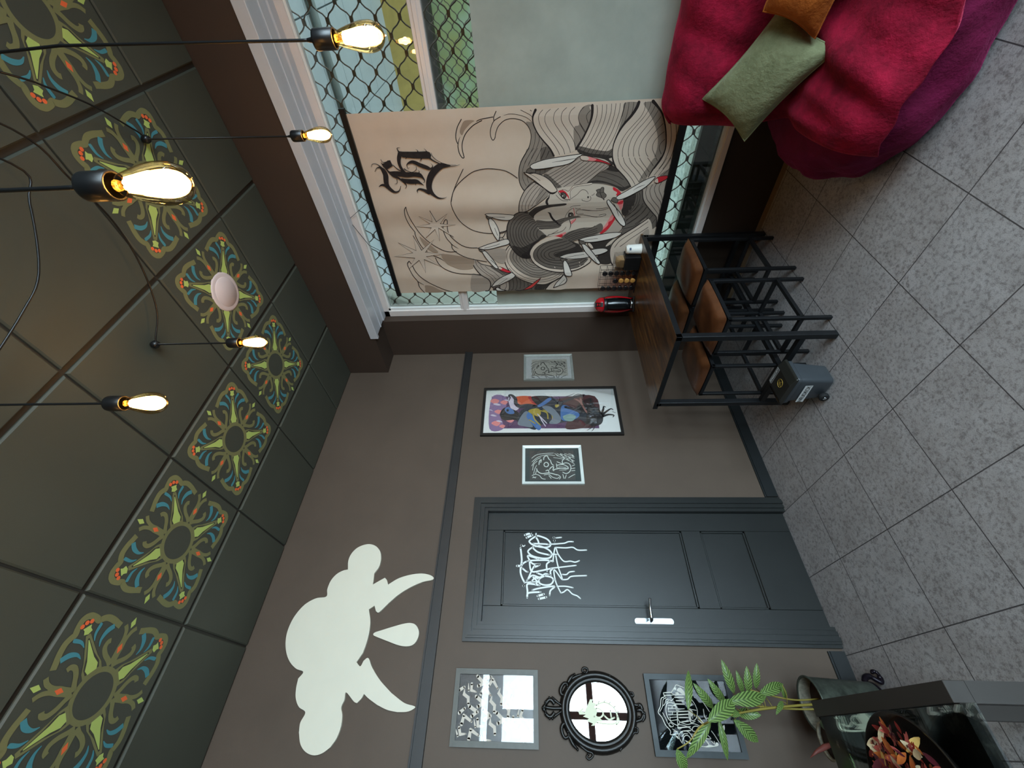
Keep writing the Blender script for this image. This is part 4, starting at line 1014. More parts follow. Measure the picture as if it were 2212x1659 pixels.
ORN='''
s w -27325 15847 146 -27333 16201 146 -27339 16474 146 -27304 16856 146
s w -27240 15896 68 -27114 16136 98 -26987 16350 128 -26901 16457 89
s w -27412 15906 68 -27546 16157 96 -27679 16380 124 -27766 16491 86
s w -26753 15786 119 -26712 15977 170 -26487 15993 171 -26256 15813 152 -26252 15644 122 -26435 15627 81
s w -27163 16357 147 -26990 16516 178 -26994 16681 168 -27173 16852 167
s w -27509 16372 145 -27683 16542 172 -27686 16704 163 -27562 16863 164
s w -27217 16853 147 -27350 16966 165 -27477 16861 145
s w -26205 15585 153 -25970 15400 185 -25825 15192 103
s w -26064 15463 123 -25868 14997 124 -25816 14710 113 -25718 14502 114 -25551 14458 104 -25507 14654 105 -25628 14750 83 -25720 14644 62
s w -27915 15694 113 -28005 15966 160 -28253 16033 158 -28533 15890 138 -28448 15675 111 -28287 15717 74
s w -28448 15675 138 -28763 15487 163 -28973 15270 90
s w -28678 15273 109 -28869 15029 108 -29019 14784 98 -29091 14534 98 -29206 14521 89 -29325 14711 88 -29252 14832 80 -29134 14744 53
s w -25880 13195 72 -26151 12897 121 -26417 12548 130 -26679 12260 108 -26720 12104 98 -26587 12109 79 -26590 12246 49
s w -27030 12263 87 -27112 12007 126 -27107 11791 164 -27320 11722 182
s w -27784 11805 94 -27572 11661 161 -27321 11775 172 -27326 11990 144
s w -27964 12414 84 -27792 12122 122 -27702 11843 141 -27446 11665 143
s w -28978 13139 62 -28699 12893 117 -28534 12610 109 -28246 12304 101 -28242 12147 92 -28079 12093 83 -28041 12217 56
s w -25927 13201 51 -25858 13249 41
s w -27086 16860 128 -27085 16838 128
s w -27562 16874 125 -27562 16852 125
s w -27329 17004 127 -27328 16982 127
s w -26905 16662 129 -26905 16639 129
s w -27770 16664 124 -27769 16642 124
s w -27153 11917 125 -27152 11896 125
s w -27621 11972 123 -27621 11950 123
s w -27446 11649 124 -27445 11627 124
s w -26944 16414 129 -26944 16392 129
s w -27701 16418 124 -27700 16397 124
'''
POSTER='''
f0 V -5565 20993 -5670 11933 -9076 11914 -9008 21002
f L -5699 20985 -5584 19830 -6891 19681 -7639 20155 -9020 19803 -9008 21002
f p -6094 21107 -5822 20751 -6040 20307 -6415 20597
f p -7257 20675 -7040 20383 -7203 20023 -7513 20260
f p -8485 20866 -8236 20524 -8434 20101 -8778 20379
f p -6238 20216 -6013 19917 -6183 19552 -6504 19796
f p -8136 19698 -7883 19350 -8084 18929 -8431 19216
f p -8791 20193 -8627 19965 -8737 19687 -8984 19873
f W -6425 20821 -6335 20519 -6538 20142 -6585 20445
f W -7628 21006 -7557 20759 -7734 20450 -7756 20698
f W -8248 20474 -8178 20230 -8351 19927 -8373 20172
f W -5981 19867 -5921 19663 -6093 19411 -6090 19616
f W -7062 21141 -7018 20991 -7167 20801 -7140 20954
f W -5722 19515 -5667 18794 -6906 18570 -7088 19171
f O -5640 18794 -5635 17455 -6479 17056 -6603 17361 -6523 18474
f R -5683 17764 -5635 17455 -6479 17056 -6279 17460
f K -5635 17435 -5649 15713 -6169 16138 -6545 16956
f M -5923 15114 -5670 11933 -8583 11925 -9061 13356 -9048 14692 -7589 14211 -6445 14938
f K -6721 13555 -5836 12273 -6995 12073 -8225 11933 -8692 12750 -8087 13467
s N -6053 19453 70 -5724 19360 117 -5456 19471 165 -5460 19212 236 -5864 18893 303 -6389 18832 345 -6716 18472 387 -6660 17866 455 -6798 17161 521
f K -7389 20166 -6825 19785 -7026 19072 -7536 18462 -8272 18355 -8143 19046 -8196 19735 -7886 20094
f B -6953 19780 -6766 19483 -7089 19071 -7467 18962 -7524 19360 -7333 19666
f K -7019 19627 -7047 19424 -7248 19468 -7221 19610
f N -8510 18646 -7286 18465 -6852 17866 -6673 16958 -6169 16138 -5783 15616 -6316 14931 -6966 14170 -7355 13211 -7856 12475 -8334 12908 -8205 13671 -8547 15242 -8651 16601 -9175 17190 -8874 17961
f G -8510 18646 -7415 18164 -7295 17766 -8159 17668 -8880 17380 -8813 18156
f B -7790 17915 -7297 17666 -7673 17419 -8649 16795 -9063 16707 -9177 16998 -8401 17571
f B -6673 16958 -6293 16547 -5778 15922 -5979 15726 -6491 16249 -6804 16760
f Y -7233 17766 -6986 17364 -6993 16863 -7434 16673 -7802 16878 -7611 17369
s Y -7183 16767 112 -7441 16177 111 -8056 16098 109
s Y -7124 16466 112 -7569 15786 110 -8302 15716 108
s Y -7550 17369 111 -8165 17178 109 -8709 16748 107
s Y -8159 17668 109 -8526 17182 108
f G -6806 16559 -6818 15757 -7947 15017 -8547 15242 -8538 16016 -7817 15697
s W -7804 16779 88 -8292 16593 87 -8832 16316 85
s W -7555 16972 89 -8050 16588 87 -8536 16210 86
f Y -6631 15449 -6507 15142 -6699 15102 -6887 15360
f B -6703 14852 -6840 14161 -7599 13428 -8083 13758 -8314 14648 -7947 15017
f T -7827 14815 -7589 14211 -7841 13740 -8321 14067 -8254 14644
s N -6441 15240 250 -6193 14521 252 -5748 13682 254 -5563 12855 255
s N -6834 14559 247 -7096 13881 245 -7478 13221 242
s S -5822 13181 161 -6472 13136 158 -7360 12818 155 -7734 12463 153 -8039 12397 151
s S -5945 13697 161 -6211 13314 160 -6728 13058 157
f K -6988 12586 -6871 11882 -7376 11595 -8110 11486 -8702 11795 -8812 12571 -8214 12897
s K -7623 11574 218 -7130 11370 177 -6817 11283 112 -6882 11143 67
s K -7745 11540 218 -7381 11155 176 -7076 10725 111 -7203 10546 66
s K -7868 11506 217 -7691 11000 174 -7757 10572 109 -7939 10645 65
s K -5669 14490 35 -5543 14074 58 -5310 13649 23
s K -5614 13774 46 -5422 13352 70 -5563 12855 35
s K -9274 12948 31 -9046 12594 63 -8696 12368 64
s K -9370 12579 31 -9106 12363 63 -8757 12231 64
s G -7053 12444 78 -7053 12385 78
s G -7228 12432 77 -7229 12373 77
s G -7402 12420 77 -7403 12361 77
s G -7575 12408 77 -7576 12350 77
s G -7054 12306 78 -7055 12247 78
s G -7230 12295 77 -7231 12236 77
s G -7404 12283 77 -7405 12224 77
s G -7577 12271 77 -7578 12213 77
s G -7056 12169 78 -7057 12109 78
s G -7232 12157 77 -7232 12098 77
s G -7406 12146 77 -7406 12087 77
s G -7579 12135 77 -7579 12076 77
s G -7058 12031 78 -7059 11972 78
s G -7233 12020 77 -7234 11961 77
s G -7407 12009 77 -7408 11951 77
s G -7580 11999 77 -7581 11940 77
s G -7060 11893 78 -7061 11834 78
s G -7235 11883 77 -7236 11824 77
s G -7409 11872 77 -7410 11814 77
s G -7582 11862 77 -7583 11804 77
s K -7388 10620 44 -7490 10390 44
'''
WOODA='''
s k -1666 17486 63 -1364 17103 64 -1254 16427 64 -1238 15798 64
s k -1975 17466 63 -1554 16970 63 -1384 16250 63 -1458 15716 63
s k -2341 17490 62 -1858 17198 63 -1620 16793 63
s k -2703 17426 62 -2223 17334 62 -1923 17065 63
s k -3003 17341 61 -2587 17249 62 -2288 17114 62
s k -3065 17210 61 -2769 17141 61
s k -2590 17117 103 -2831 17032 102 -3015 16729 102 -2965 16292 102 -3032 15945 101 -3156 15602 101
s k -2231 16936 104 -1927 16887 105 -1807 16751 105 -2051 16800 104
s k -1811 16573 105 -1564 16523 105 -1476 16298 106 -1758 16171 105 -1884 16041 104
s k -2239 16560 104 -2089 16490 104 -2062 16312 104 -2247 16207 104 -2426 16322 103 -2392 16497 103 -2239 16560 104
s k -2670 16152 102 -2493 16016 103 -2437 15838 103 -2736 15892 102
s k -2784 16418 102 -2728 16242 102 -2908 16203 102
s k -2796 15850 102 -2679 15758 102 -2624 15494 102
s k -1946 16043 104 -2192 15962 104 -2316 15834 103
s k -2210 15125 93 -2124 14900 93 -2221 14641 93 -2525 14526 92 -2881 14633 91 -3053 14903 91 -2929 15157 91
s k -2322 15570 93 -2271 15127 93 -2459 14785 92 -2640 14751 92 -2634 15057 92 -2564 15491 92
s k -2200 15609 93 -2563 15579 92
s k -2018 15558 94 -2146 15298 93 -2210 15125 93 -1965 15158 94 -1724 14969 94
s k -2624 15494 51 -2579 14791 51
s k -2746 15411 51 -2757 14888 51
s k -2445 15443 51 -2517 14920 51
s k -1271 15709 53 -1593 15275 53 -1915 14669 52 -2229 14246 52
s k -1275 15530 53 -1535 15094 53 -1859 14445 52 -1986 14231 52
s k -1282 15261 53 -1543 14738 53 -1741 14216 52
s k -1289 14949 53 -1486 14512 53 -1618 14209 52
s k -1296 14636 53 -1493 14246 53
s k -1643 15811 53 -1715 15369 52 -1846 15019 52
s k -1399 15579 116 -1496 15449 116
s k -1344 15264 116 -1472 15136 116
s k -1414 14955 116 -1541 14827 116
s k -1607 14652 115 -1734 14526 115
s k -1427 14376 116 -1616 14298 115
s k -1789 14795 115 -1915 14669 114
s k -1859 14445 115 -2045 14345 114
s k -1597 15097 116 -1724 14969 115
s k -3177 17473 71 -3065 17210 71 -3189 16907 71 -3427 16737 70 -3490 16478 70
s k -3137 16557 71 -3085 16208 71 -3325 15954 70 -3449 15613 70 -3336 15435 70
s k -3203 16211 71 -3440 16045 70
s k -3094 15773 71 -3158 15515 71 -3337 15349 70 -3510 15443 70
s k -3106 15166 71 -3459 15095 70
s k -3171 14909 71 -3461 15009 70
s k -3408 14748 70 -3238 14480 70 -3125 14257 71
s k -2646 14489 71 -2592 14224 72
s k -2824 14499 71 -2800 14237 71
s k -2407 14432 72 -2321 14229 72
s k -3354 17431 71 -3301 17169 71
s k -3267 17386 71 -3388 17214 71
'''
WOODB='''
s w -11879 17490 55 -11567 17098 56 -11444 16408 56 -11416 15766 56
s w -12189 17469 55 -11756 16964 55 -11572 16229 55 -11638 15684 55
s w -12556 17494 54 -12067 17196 55 -11820 16783 55
s w -12918 17430 53 -12435 17336 54 -12129 17061 55
s w -13216 17344 53 -12799 17250 53 -12497 17112 54
s w -13275 17211 53 -12979 17141 53
s w -12799 17116 89 -13039 17030 88 -13217 16724 88 -13160 16280 88 -13220 15928 88 -13338 15581 87
s w -12437 16931 90 -12130 16880 91 -12007 16741 91 -12254 16792 91
s w -12008 16560 91 -11759 16508 92 -11666 16278 92 -11948 16150 91 -12072 16019 91
s w -12438 16549 90 -12286 16477 90 -12256 16296 90 -12440 16189 90 -12621 16307 89 -12590 16485 90 -12438 16549 90
s w -12863 16137 89 -12683 15997 89 -12623 15816 89 -12923 15872 89
s w -12981 16407 88 -12922 16228 89 -13101 16189 88
s w -12983 15830 88 -12864 15737 89 -12805 15468 89
s w -12134 16021 91 -12380 15940 90 -12502 15811 90
s w -12383 15089 81 -12293 14860 81 -12385 14597 81 -12688 14484 80 -13046 14596 79 -13222 14872 79 -13104 15129 79
s w -12503 15542 81 -12444 15092 81 -12627 14746 80 -12808 14713 80 -12806 15024 80 -12745 15465 80
s w -12381 15581 81 -12745 15554 80
s w -12198 15528 81 -12322 15265 81 -12383 15089 81 -12138 15120 81 -11892 14926 82
s w -12805 15468 44 -12747 14754 44
s w -12925 15385 44 -12926 14854 44
s w -12625 15414 45 -12687 14883 44
s w -11448 15676 46 -11765 15236 46 -12079 14622 45 -12387 14195 45
s w -11449 15493 46 -11704 15051 46 -12018 14393 45 -12142 14177 45
s w -11451 15219 46 -11706 14688 46 -11895 14159 45
s w -11453 14900 46 -11644 14457 46 -11771 14150 46
s w -11455 14581 46 -11646 14186 46
s w -11825 15783 46 -11890 15333 46 -12015 14978 45
s w -11575 15545 101 -11670 15413 101
s w -11514 15223 101 -11641 15093 101
s w -11579 14907 101 -11705 14779 101
s w -11769 14602 101 -11894 14474 100
s w -11582 14317 101 -11771 14240 100
s w -11955 14749 100 -12079 14622 100
s w -12018 14393 100 -12203 14294 99
s w -11766 15054 101 -11892 14926 100
s w -13392 17478 61 -13275 17211 61 -13394 16904 61 -13627 16733 61 -13686 16471 61
s w -13336 16550 61 -13278 16195 61 -13513 15940 61 -13629 15595 61 -13514 15414 61
s w -13395 16199 61 -13629 16032 61
s w -13279 15755 61 -13338 15493 61 -13514 15327 61 -13688 15423 60
s w -13281 15139 61 -13630 15071 60
s w -13340 14879 61 -13631 14984 60
s w -13573 14719 61 -13399 14445 61 -13283 14218 61
s w -12808 14448 62 -12749 14178 62
s w -12987 14460 62 -12958 14193 62
s w -12568 14386 62 -12478 14180 63
s w -13568 17435 61 -13510 17170 61
s w -13480 17390 61 -13597 17215 61
'''
FRAK='''
s0 w -27807 17606 34 -28002 17750 172 -28259 17591 172 -28522 17694 138
s0 w -28086 18162 34 -28308 18260 172 -28525 18050 172 -28804 18094 138
s0 w -27443 18089 138 -27727 18197 172 -27878 17952 69
s0 w -27364 18264 34 -27699 18344 103
s0 w -27738 18582 138 -28035 18641 172 -28143 18375 69
s0 w -27689 18768 34 -28032 18791 103
s0 w -27938 19021 34 -28167 19073 172 -28347 18830 172 -28628 18828 138
s0 w -26418 17587 34 -26719 17744 103
s0 w -27115 17826 172 -26672 18069 172
s0 w -27115 17826 126 -27118 18161 172
s0 w -26919 18492 138 -27203 18589 172 -27349 18342 69
s0 w -26844 18667 34 -27177 18735 103
s0 w -27046 18945 34 -27260 19030 172 -27479 18822 172 -27756 18868 138
s0 w -27899 19089 172 -27592 19490 172
s0 w -27899 19089 126 -28037 19394 172
s0 w -27819 19801 34 -28049 19824 172 -28203 19564 172 -28482 19533 138
s0 w -28452 20094 138 -28744 20026 172 -28738 19740 69
s0 w -28479 20282 34 -28799 20165 103
s0 w -26572 18222 103 -26109 18413 172
s0 w -26109 18413 138 -26357 18712 172
s0 w -26231 18849 34 -26433 18955 172 -26675 18775 172 -26944 18854 138
s0 w -26524 19334 34 -26737 19416 172 -26956 19208 172 -27233 19255 138
s0 w -26872 19781 34 -27093 19837 172 -27286 19605 172 -27566 19619 138
s0 w -27731 19824 172 -27463 20252 172
s0 w -27731 19824 126 -27896 20115 172
s0 w -27876 20500 138 -28170 20450 172 -28184 20164 69
s0 w -27890 20688 34 -28214 20591 103
s0 w -28557 20380 103 -28329 20825 172
s0 w -28329 20825 138 -28712 20892 172
s0 w -26534 19477 103 -26129 19771 172
s0 w -26129 19771 138 -26436 20002 172
s0 w -26847 19865 103 -26474 20199 172
s0 w -26474 20199 138 -26803 20397 172
s0 w -27198 20220 172 -26916 20639 172
s0 w -27198 20220 126 -27352 20516 172
s0 w -27583 20537 172 -27345 20983 172
s0 w -27583 20537 126 -27766 20816 172
s0 w -27998 20813 103 -27743 21243 172
s0 w -27743 21243 138 -28116 21334 172
s0 w -28250 21454 138 -28530 21359 172 -28501 21074 69
s0 w -28291 21637 34 -28594 21492 103
s0 w -26010 19863 126 -26100 20184 172
s0 w -26322 20253 172 -25994 20637 172
s0 w -26322 20253 126 -26440 20565 172
s0 w -26356 20939 138 -26651 20938 172 -26716 20660 69
s0 w -26334 21124 34 -26666 21084 103
s0 w -26597 21320 34 -26820 21339 172 -26976 21080 172 -27255 21053 138
s0 w -27446 21234 126 -27643 21503 172
s0 w -26505 21341 126 -26668 21632 172
'''
CLOUD=[(-2.0341,2.9773),(-1.9775,2.9908),(-1.9306,2.9825),(-1.8922,2.9535),(-1.8706,2.9093),(-1.8664,2.8653),(-1.8816,2.8216),(-1.9149,2.7868),(-1.9617,2.7698),(-2.0123,2.7704),(-2.0574,2.7931),(-2.0926,2.7882),(-2.1255,2.7856),(-2.1026,2.7488),(-2.0831,2.7156),(-2.096,2.7004),(-2.1244,2.6846),(-2.0865,2.6251),(-2.0638,2.5541),(-2.0543,2.4802),(-2.0625,2.4223),(-2.0797,2.3924),(-2.0937,2.4034),(-2.1064,2.4619),(-2.1415,2.5394),(-2.1843,2.6048),(-2.2343,2.6581),(-2.2669,2.6869),(-2.2871,2.7092),(-2.2794,2.7273),(-2.2484,2.744),(-2.2705,2.7748),(-2.3308,2.7505),(-2.3917,2.7411),(-2.4508,2.7433),(-2.5013,2.7516),(-2.5466,2.7775),(-2.566,2.7495),(-2.5396,2.7371),(-2.5253,2.7197),(-2.5321,2.7053),(-2.5695,2.679),(-2.6286,2.619),(-2.6853,2.541),(-2.7276,2.4602),(-2.7416,2.3983),(-2.754,2.4039),(-2.7663,2.4369),(-2.7687,2.4913),(-2.7602,2.5482),(-2.74,2.6083),(-2.7132,2.663),(-2.6936,2.6939),(-2.714,2.703),(-2.7351,2.723),(-2.7274,2.7435),(-2.6887,2.7975),(-2.7223,2.7973),(-2.7548,2.8053),(-2.7899,2.7892),(-2.8374,2.7827),(-2.8839,2.7917),(-2.9212,2.8145),(-2.946,2.852),(-2.9537,2.8948),(-2.941,2.9412),(-2.9112,2.9789),(-2.8659,3.0035),(-2.8249,3.0109),(-2.7812,2.999),(-2.7588,3.0434),(-2.7219,3.0751),(-2.6773,3.0903),(-2.6314,3.095),(-2.5994,3.0774),(-2.5847,3.1252),(-2.5511,3.1765),(-2.5023,3.2172),(-2.4444,3.2427),(-2.3844,3.2502),(-2.3143,3.2364),(-2.2494,3.196),(-2.2116,3.1349),(-2.2,3.0706),(-2.1562,3.0783),(-2.1043,3.0712),(-2.0644,3.0454),(-2.0416,3.0089)]
CLOUD_SHARP=[0,10,12,13,14,16,26,27,29,30,31,35,36,38,43,48,50,52,54,62,67,73]
DROP=[(-2.4062,2.7129),(-2.3948,2.7052),(-2.383,2.6686),(-2.3631,2.6028),(-2.3453,2.5361),(-2.3416,2.4927),(-2.3533,2.4598),(-2.3869,2.4364),(-2.4239,2.4386),(-2.4533,2.459),(-2.4633,2.4956),(-2.4584,2.5478),(-2.4379,2.6211),(-2.4155,2.6958)]
# ------------------------------------------------------------------ the room
H = 3.472
XL, YF = -5.6, -5.2           # left wall and shopfront
XW = 0.07                     # window frame face
struct('floor', MB().box(XL-0.2, 0.3, YF-0.25, 0.2, -0.12, 0.0), M_FLOOR)

wb = MB()
wb.box(XL-0.2, -2.36, 0, 0.15, 0, H+0.1).box(-1.615, 0.22, 0, 0.15, 0, H+0.1).box(-2.36, -1.615, 0, 0.15, 2.085, H+0.1)
struct('wall_back', wb, M_WALL)
# window wall: pier, strip below the sill, far pier, boxed beam over the window
pr = MB().box(0, 0.22, -0.43, 0.0, 0, H+0.1).box(0, 0.22, YF, -4.2, 0, H+0.1)
pr.box(-0.235, 0.22, YF, 0.0, 3.11, H+0.1)
wr = struct('wall_right', pr, M_SOFFIT)
MB().box(0.1, 0.22, -4.2, -0.43, 0, 0.44).build('parapet', M_UNDER, wr)
MB().box(0.092, 0.1, -4.2, -0.43, 0.0, 0.03).build('tile_skirting', plain('beige_skirting_tile', '8a7358', 0.5), wr)
struct('wall_left', MB().box(XL-0.2, XL, YF, 0, 0, H+0.1), M_WALL)
wf = MB()
wf.box(XL-0.2, -4.5, YF-0.2, YF, 0, H+0.1).box(-0.7, 0.22, YF-0.2, YF, 0, H+0.1).box(-4.5, -0.7, YF-0.2, YF, 2.62, H+0.1).box(-4.5, -0.7, YF-0.2, YF, 2.38, 2.5).box(-4.5, -0.7, YF-0.2, YF, 0, 0.06)
struct('wall_front', wf, M_WALL)

# ceiling: lay-in tiles hung just below a dark grid
GX, GY, T = -0.68, 0.003, 0.6
cb = MB().box(XL-0.2, 0.22, YF-0.2, 0.15, H+0.012, H+0.1)
ceil = struct('ceiling', cb, M_TBAR)
tl = MB()
xs = [-0.235, GX]+[GX-T*k for k in range(1, 9)]
ys = [0.0]+[GY-T*k for k in range(1, 10)]
for i in range(len(xs)-1):
    for j in range(len(ys)-1):
        x1, x0, y1, y0 = xs[i]-0.005, max(xs[i+1], XL)+0.005, ys[j]-0.011, max(ys[j+1], YF)+0.011
        if x0 >= x1 or y0 >= y1: continue
        e = 0.006
        v = [(x0,y0,H+0.006),(x1,y0,H+0.006),(x1,y1,H+0.006),(x0,y1,H+0.006),(x0+e,y0+e,H),(x1-e,y0+e,H),(x1-e,y1-e,H),(x0+e,y1-e,H),(x0,y0,H+0.013),(x1,y0,H+0.013),(x1,y1,H+0.013),(x0,y1,H+0.013)]
        tl.add(v, [(4,5,6,7),(0,1,5,4),(1,2,6,5),(2,3,7,6),(3,0,4,7),(8,9,1,0),(9,10,2,1),(10,11,3,2),(11,8,0,3)])
tl.build('ceiling_tiles', M_TILE, ceil)

# stencilled rosettes on the border row of tiles
STP = dict(o=hexc('77774c'), l=hexc('b4c96a'), b=hexc('418a96'), r=hexc('ef6a36'), k=hexc('34352c'))
def rosette_ops():
    ops = []
    def pol(r, deg, base): a = math.radians(base+deg); return (r*math.cos(a), r*math.sin(a))
    def st(base, col, w_, pts, mirror=True):
        for s in ((1, -1) if mirror else (1,)):
            ops.append(('s', col, [pol(r, d*s, base)+((ww or w_),) for r, d, ww in [(p+(None,))[:3] for p in pts]]))
    def fl(base, col, pts, kind='f0', mirror=False):
        for s in ((1, -1) if mirror else (1,)):
            ops.append((kind, col, [pol(math.hypot(u, v), math.degrees(math.atan2(v*s, u)), base) for u, v in pts]))
    ops.append(('s', 'o', [(0.086*math.cos(a*PI/18), 0.086*math.sin(a*PI/18), 0.019) for a in range(37)]))
    for q in range(4):
        c = 45+90*q
        st(c, 'o', 0.024, [(0.322, -0.5), (0.317, 3), (0.299, 6.5), (0.283, 9), (0.283, 12), (0.279, 16.5), (0.264, 22), (0.248, 27), (0.237, 31.5)])
        fl(c, 'o', [(0.085, 0.036), (0.115, 0.037), (0.15, 0.026), (0.25, 0.009), (0.25, -0.009), (0.15, -0.026), (0.115, -0.037), (0.085, -0.036)])
        fl(c, 'k', [(0.10, 0.026), (0.125, 0.029), (0.17, 0.014), (0.235, 0.003), (0.235, -0.003), (0.17, -0.014), (0.125, -0.029), (0.10, -0.026)])
        fl(c, 'l', [(0.098, 0.017), (0.118, 0.024), (0.15, 0.013), (0.228, 0.0015), (0.228, -0.0015), (0.15, -0.013), (0.118, -0.024), (0.098, -0.017)])
        fl(c, 'l', [(0.252, 0), (0.258, 0.016), (0.272, 0.012), (0.282, 0.016), (0.282, -0.016), (0.272, -0.012), (0.258, -0.016)])
        for d in (-3.4, 0, 3.4):
            x, y = pol(0.2985-abs(d)*0.0012, d, c)
            ops.append(('f0', 'r', [(x+0.0085*math.cos(a*PI/5), y+0.0085*math.sin(a*PI/5)) for a in range(10)]))
        st(c, 'b', 0.012, [(0.180, 11, 0.003), (0.205, 12.5, 0.012), (0.228, 18, 0.02), (0.24, 24.5, 0.019)])
        st(c, 'b', 0.010, [(0.212, 5.2, 0.003), (0.238, 6.3, 0.011), (0.262, 10.2, 0.014), (0.268, 11.4, 0.010)])
        a = 90*q
        st(a, 'o', 0.019, [(0.100, 2, 0.024), (0.116, 12), (0.139, 22), (0.165, 25.5), (0.183, 23), (0.187, 19)])
        st(a, 'o', 0.017, [(0.110, 0, 0.03), (0.14, 0, 0.03), (0.17, 0, 0.03), (0.197, 2), (0.222, 4), (0.240, 7.5)])
        fl(a, 'r', [(0.139, 0), (0.158, 0.011), (0.177, 0), (0.158, -0.011)])
        fl(a, 'l', [(0.231, 0), (0.25, 0.012), (0.274, 0), (0.25, -0.012)])
    return ops
ROS = rosette_ops()
painted = [(1, j) for j in range(1, 6)]+[(i, 1) for i in range(2, 6)]
ros0 = None
for i, j in painted:
    cx, cy = GX-T*(i-0.5), GY-T*(j+0.5)
    if ros0 is None:
        ros0 = art_obj('stencilled_rosette', ROS, lambda p, q, h: (p, q, -h-0.0004), M_STENCIL, ceil, step=0.00002, n=5, pal=STP, caps=False)
        o = ros0
    else:
        o = ros0.copy(); COL.objects.link(o)
    o.location = (cx, cy, H)

# picture rail, skirting, recess panelling
struct('trim_1', MB().box(XL, 0, -0.022, 0, 2.318, 2.388).box(XL, 0, -0.03, 0, 2.378, 2.388), M_BLACK)
bb_ = MB()
for a, b in ((-2.445, XL), (-0.01, -1.51)):
    bb_.box(b, a, -0.016, 0, 0, 0.078).box(b, a, -0.010, 0, 0.078, 0.088)
struct('baseboard_back', bb_, plain('black_skirting', '1a1d1e', 0.4))

# door in the back wall
dr = bpy.data.objects.new('door_1', None); COL.objects.link(dr); dr['kind'] = 'structure'
fr = MB()
for d0, d1, pr_ in ((0.0, 0.018, 0.020), (0.018, 0.030, 0.030), (0.030, 0.052, 0.036), (0.052, 0.062, 0.026), (0.062, 0.082, 0.030), (0.082, 0.090, 0.020), (0.090, 0.106, 0.022)):
    xo0, xo1, zo0, zo1 = -2.432+d0, -1.519-d0, 2.170-d0, 2.170-d1
    fr.box(-2.432+d0, -2.432+d1, -pr_, 0, 0, zo0).box(-1.519-d1, -1.519-d0, -pr_, 0, 0, zo0).box(-2.432+d1, -1.519-d1, -pr_, 0, zo1, zo0)
fr.box(-2.34, -2.326, 0, 0.06, 0, 2.075).box(-1.625, -1.611, 0, 0.06, 0, 2.075).box(-2.34, -1.611, 0, 0.06, 2.066, 2.085)
fr.build('door_frame', M_DOOR, dr)
lf = MB()
X0, X1 = -2.326, -1.625
lf.box(X0, -2.232, 0.012, 0.055, 0.004, 2.064).box(-1.752, X1, 0.012, 0.055, 0.004, 2.064)
for z0, z1 in ((0.004, 0.308), (0.604, 0.730), (1.950, 2.064)): lf.box(-2.232, -1.752, 0.012, 0.055, z0, z1)
for z0, z1 in ((0.308, 0.604), (0.730, 1.950)):
    lf.box(-2.232, -1.752, 0.030, 0.05, z0, z1)
    m = 0.012
    lf.box(-2.232, -2.232+m, 0.018, 0.03, z0, z1).box(-1.752-m, -1.752, 0.018, 0.03, z0, z1).box(-2.232, -1.752, 0.018, 0.03, z0, z0+m).box(-2.232, -1.752, 0.018, 0.03, z1-m, z1)
bevel(lf.build('door_leaf', M_DOOR, dr), 0.002, 1)
hd = MB()
pts = []
for i in range(20):
    a = PI*2*i/20; s = 0.098 if math.sin(a) > 0 else -0.098
    pts.append((-2.307+0.0185*math.cos(a), 1.02+s+0.0185*math.sin(a)))
hd.prism(pts, 0.006, 'y', 0.006)
hdl = bevel(hd.build('door_handle', M_CHROME, dr), 0.002, 2)
MB().tube(spline([(-2.306, 0.006, 1.045), (-2.306, -0.035, 1.045), (-2.290, -0.052, 1.047), (-2.24, -0.055, 1.045), (-2.195, -0.05, 1.036)], 6), [0.011]*12+[0.0085]*13, 10).build('lever', M_CHROME, hdl)
GRP = dict(PAL, w=hexc('e8ece8'))
art_obj('marker_lettering', parse_art(GRAF), lambda p, q, h: (p, 0.0297-h, q), M_INK, dr, step=0.00001, n=6, pal=GRP, wmul=0.85)

# window to the passage
win = bpy.data.objects.new('window_1', None); COL.objects.link(win); win['kind'] = 'structure'
wm = MB()
WY0, WY1 = -4.2, -0.43
wm.box(XW, XW+0.045, WY1-0.062, WY1, 0.44, 3.085)
wm.box(XW, XW+0.045, WY0, WY1, 0.44, 0.478)
wm.box(XW, XW+0.045, WY0, WY1, 3.035, 3.085)
wm.box(XW+0.004, XW+0.044, WY0, WY1-0.05, 2.298, 2.372).box(XW-0.004, XW+0.004, WY0, WY1-0.05, 2.322, 2.350)
wm.box(XW, XW+0.045, -4.2, -4.14, 0.44, 3.085)
bevel(wm.build('window_frame', M_WHITE, win), 0.003, 1)
bd = MB().box(XW+0.012, XW+0.044, WY1-0.085, WY1-0.062, 0.478, 2.298).box(XW+0.012, XW+0.044, WY1-0.085, WY1-0.062, 2.372, 3.035)
bd.box(XW+0.012, XW+0.044, WY0, WY1-0.06, 0.478, 0.495).box(XW+0.012, XW+0.044, WY0, WY1-0.06, 3.02, 3.035)
bd.build('glazing_bead', plain('bright_white_bead', 'f2f3ef', 0.3, var=0.02), win)
hl = MB().box(-0.245, -0.215, -4.2, -0.44, 3.075, 3.145).box(-0.215, XW, -4.2, -0.44, 3.092, 3.112).box(-0.09, -0.07, -4.2, -0.44, 3.085, 3.094).box(0.0, XW, -4.2, -0.44, 3.080, 3.094)
bevel(hl.build('head_lining', M_HEAD, win), 0.003, 1)
MB().box(XW+0.036, XW+0.042, WY0, WY1-0.06, 0.478, 2.298).build('pane', M_GLASS, win)
MB().box(XW+0.036, XW+0.042, WY0, WY1-0.06, 2.372, 3.035).build('pane', M_GLASS, win)
MB().box(XW+0.0300, XW+0.0312, WY0, WY1-0.085, 0.80, 2.04).build('frosted_film', M_FROST, win)

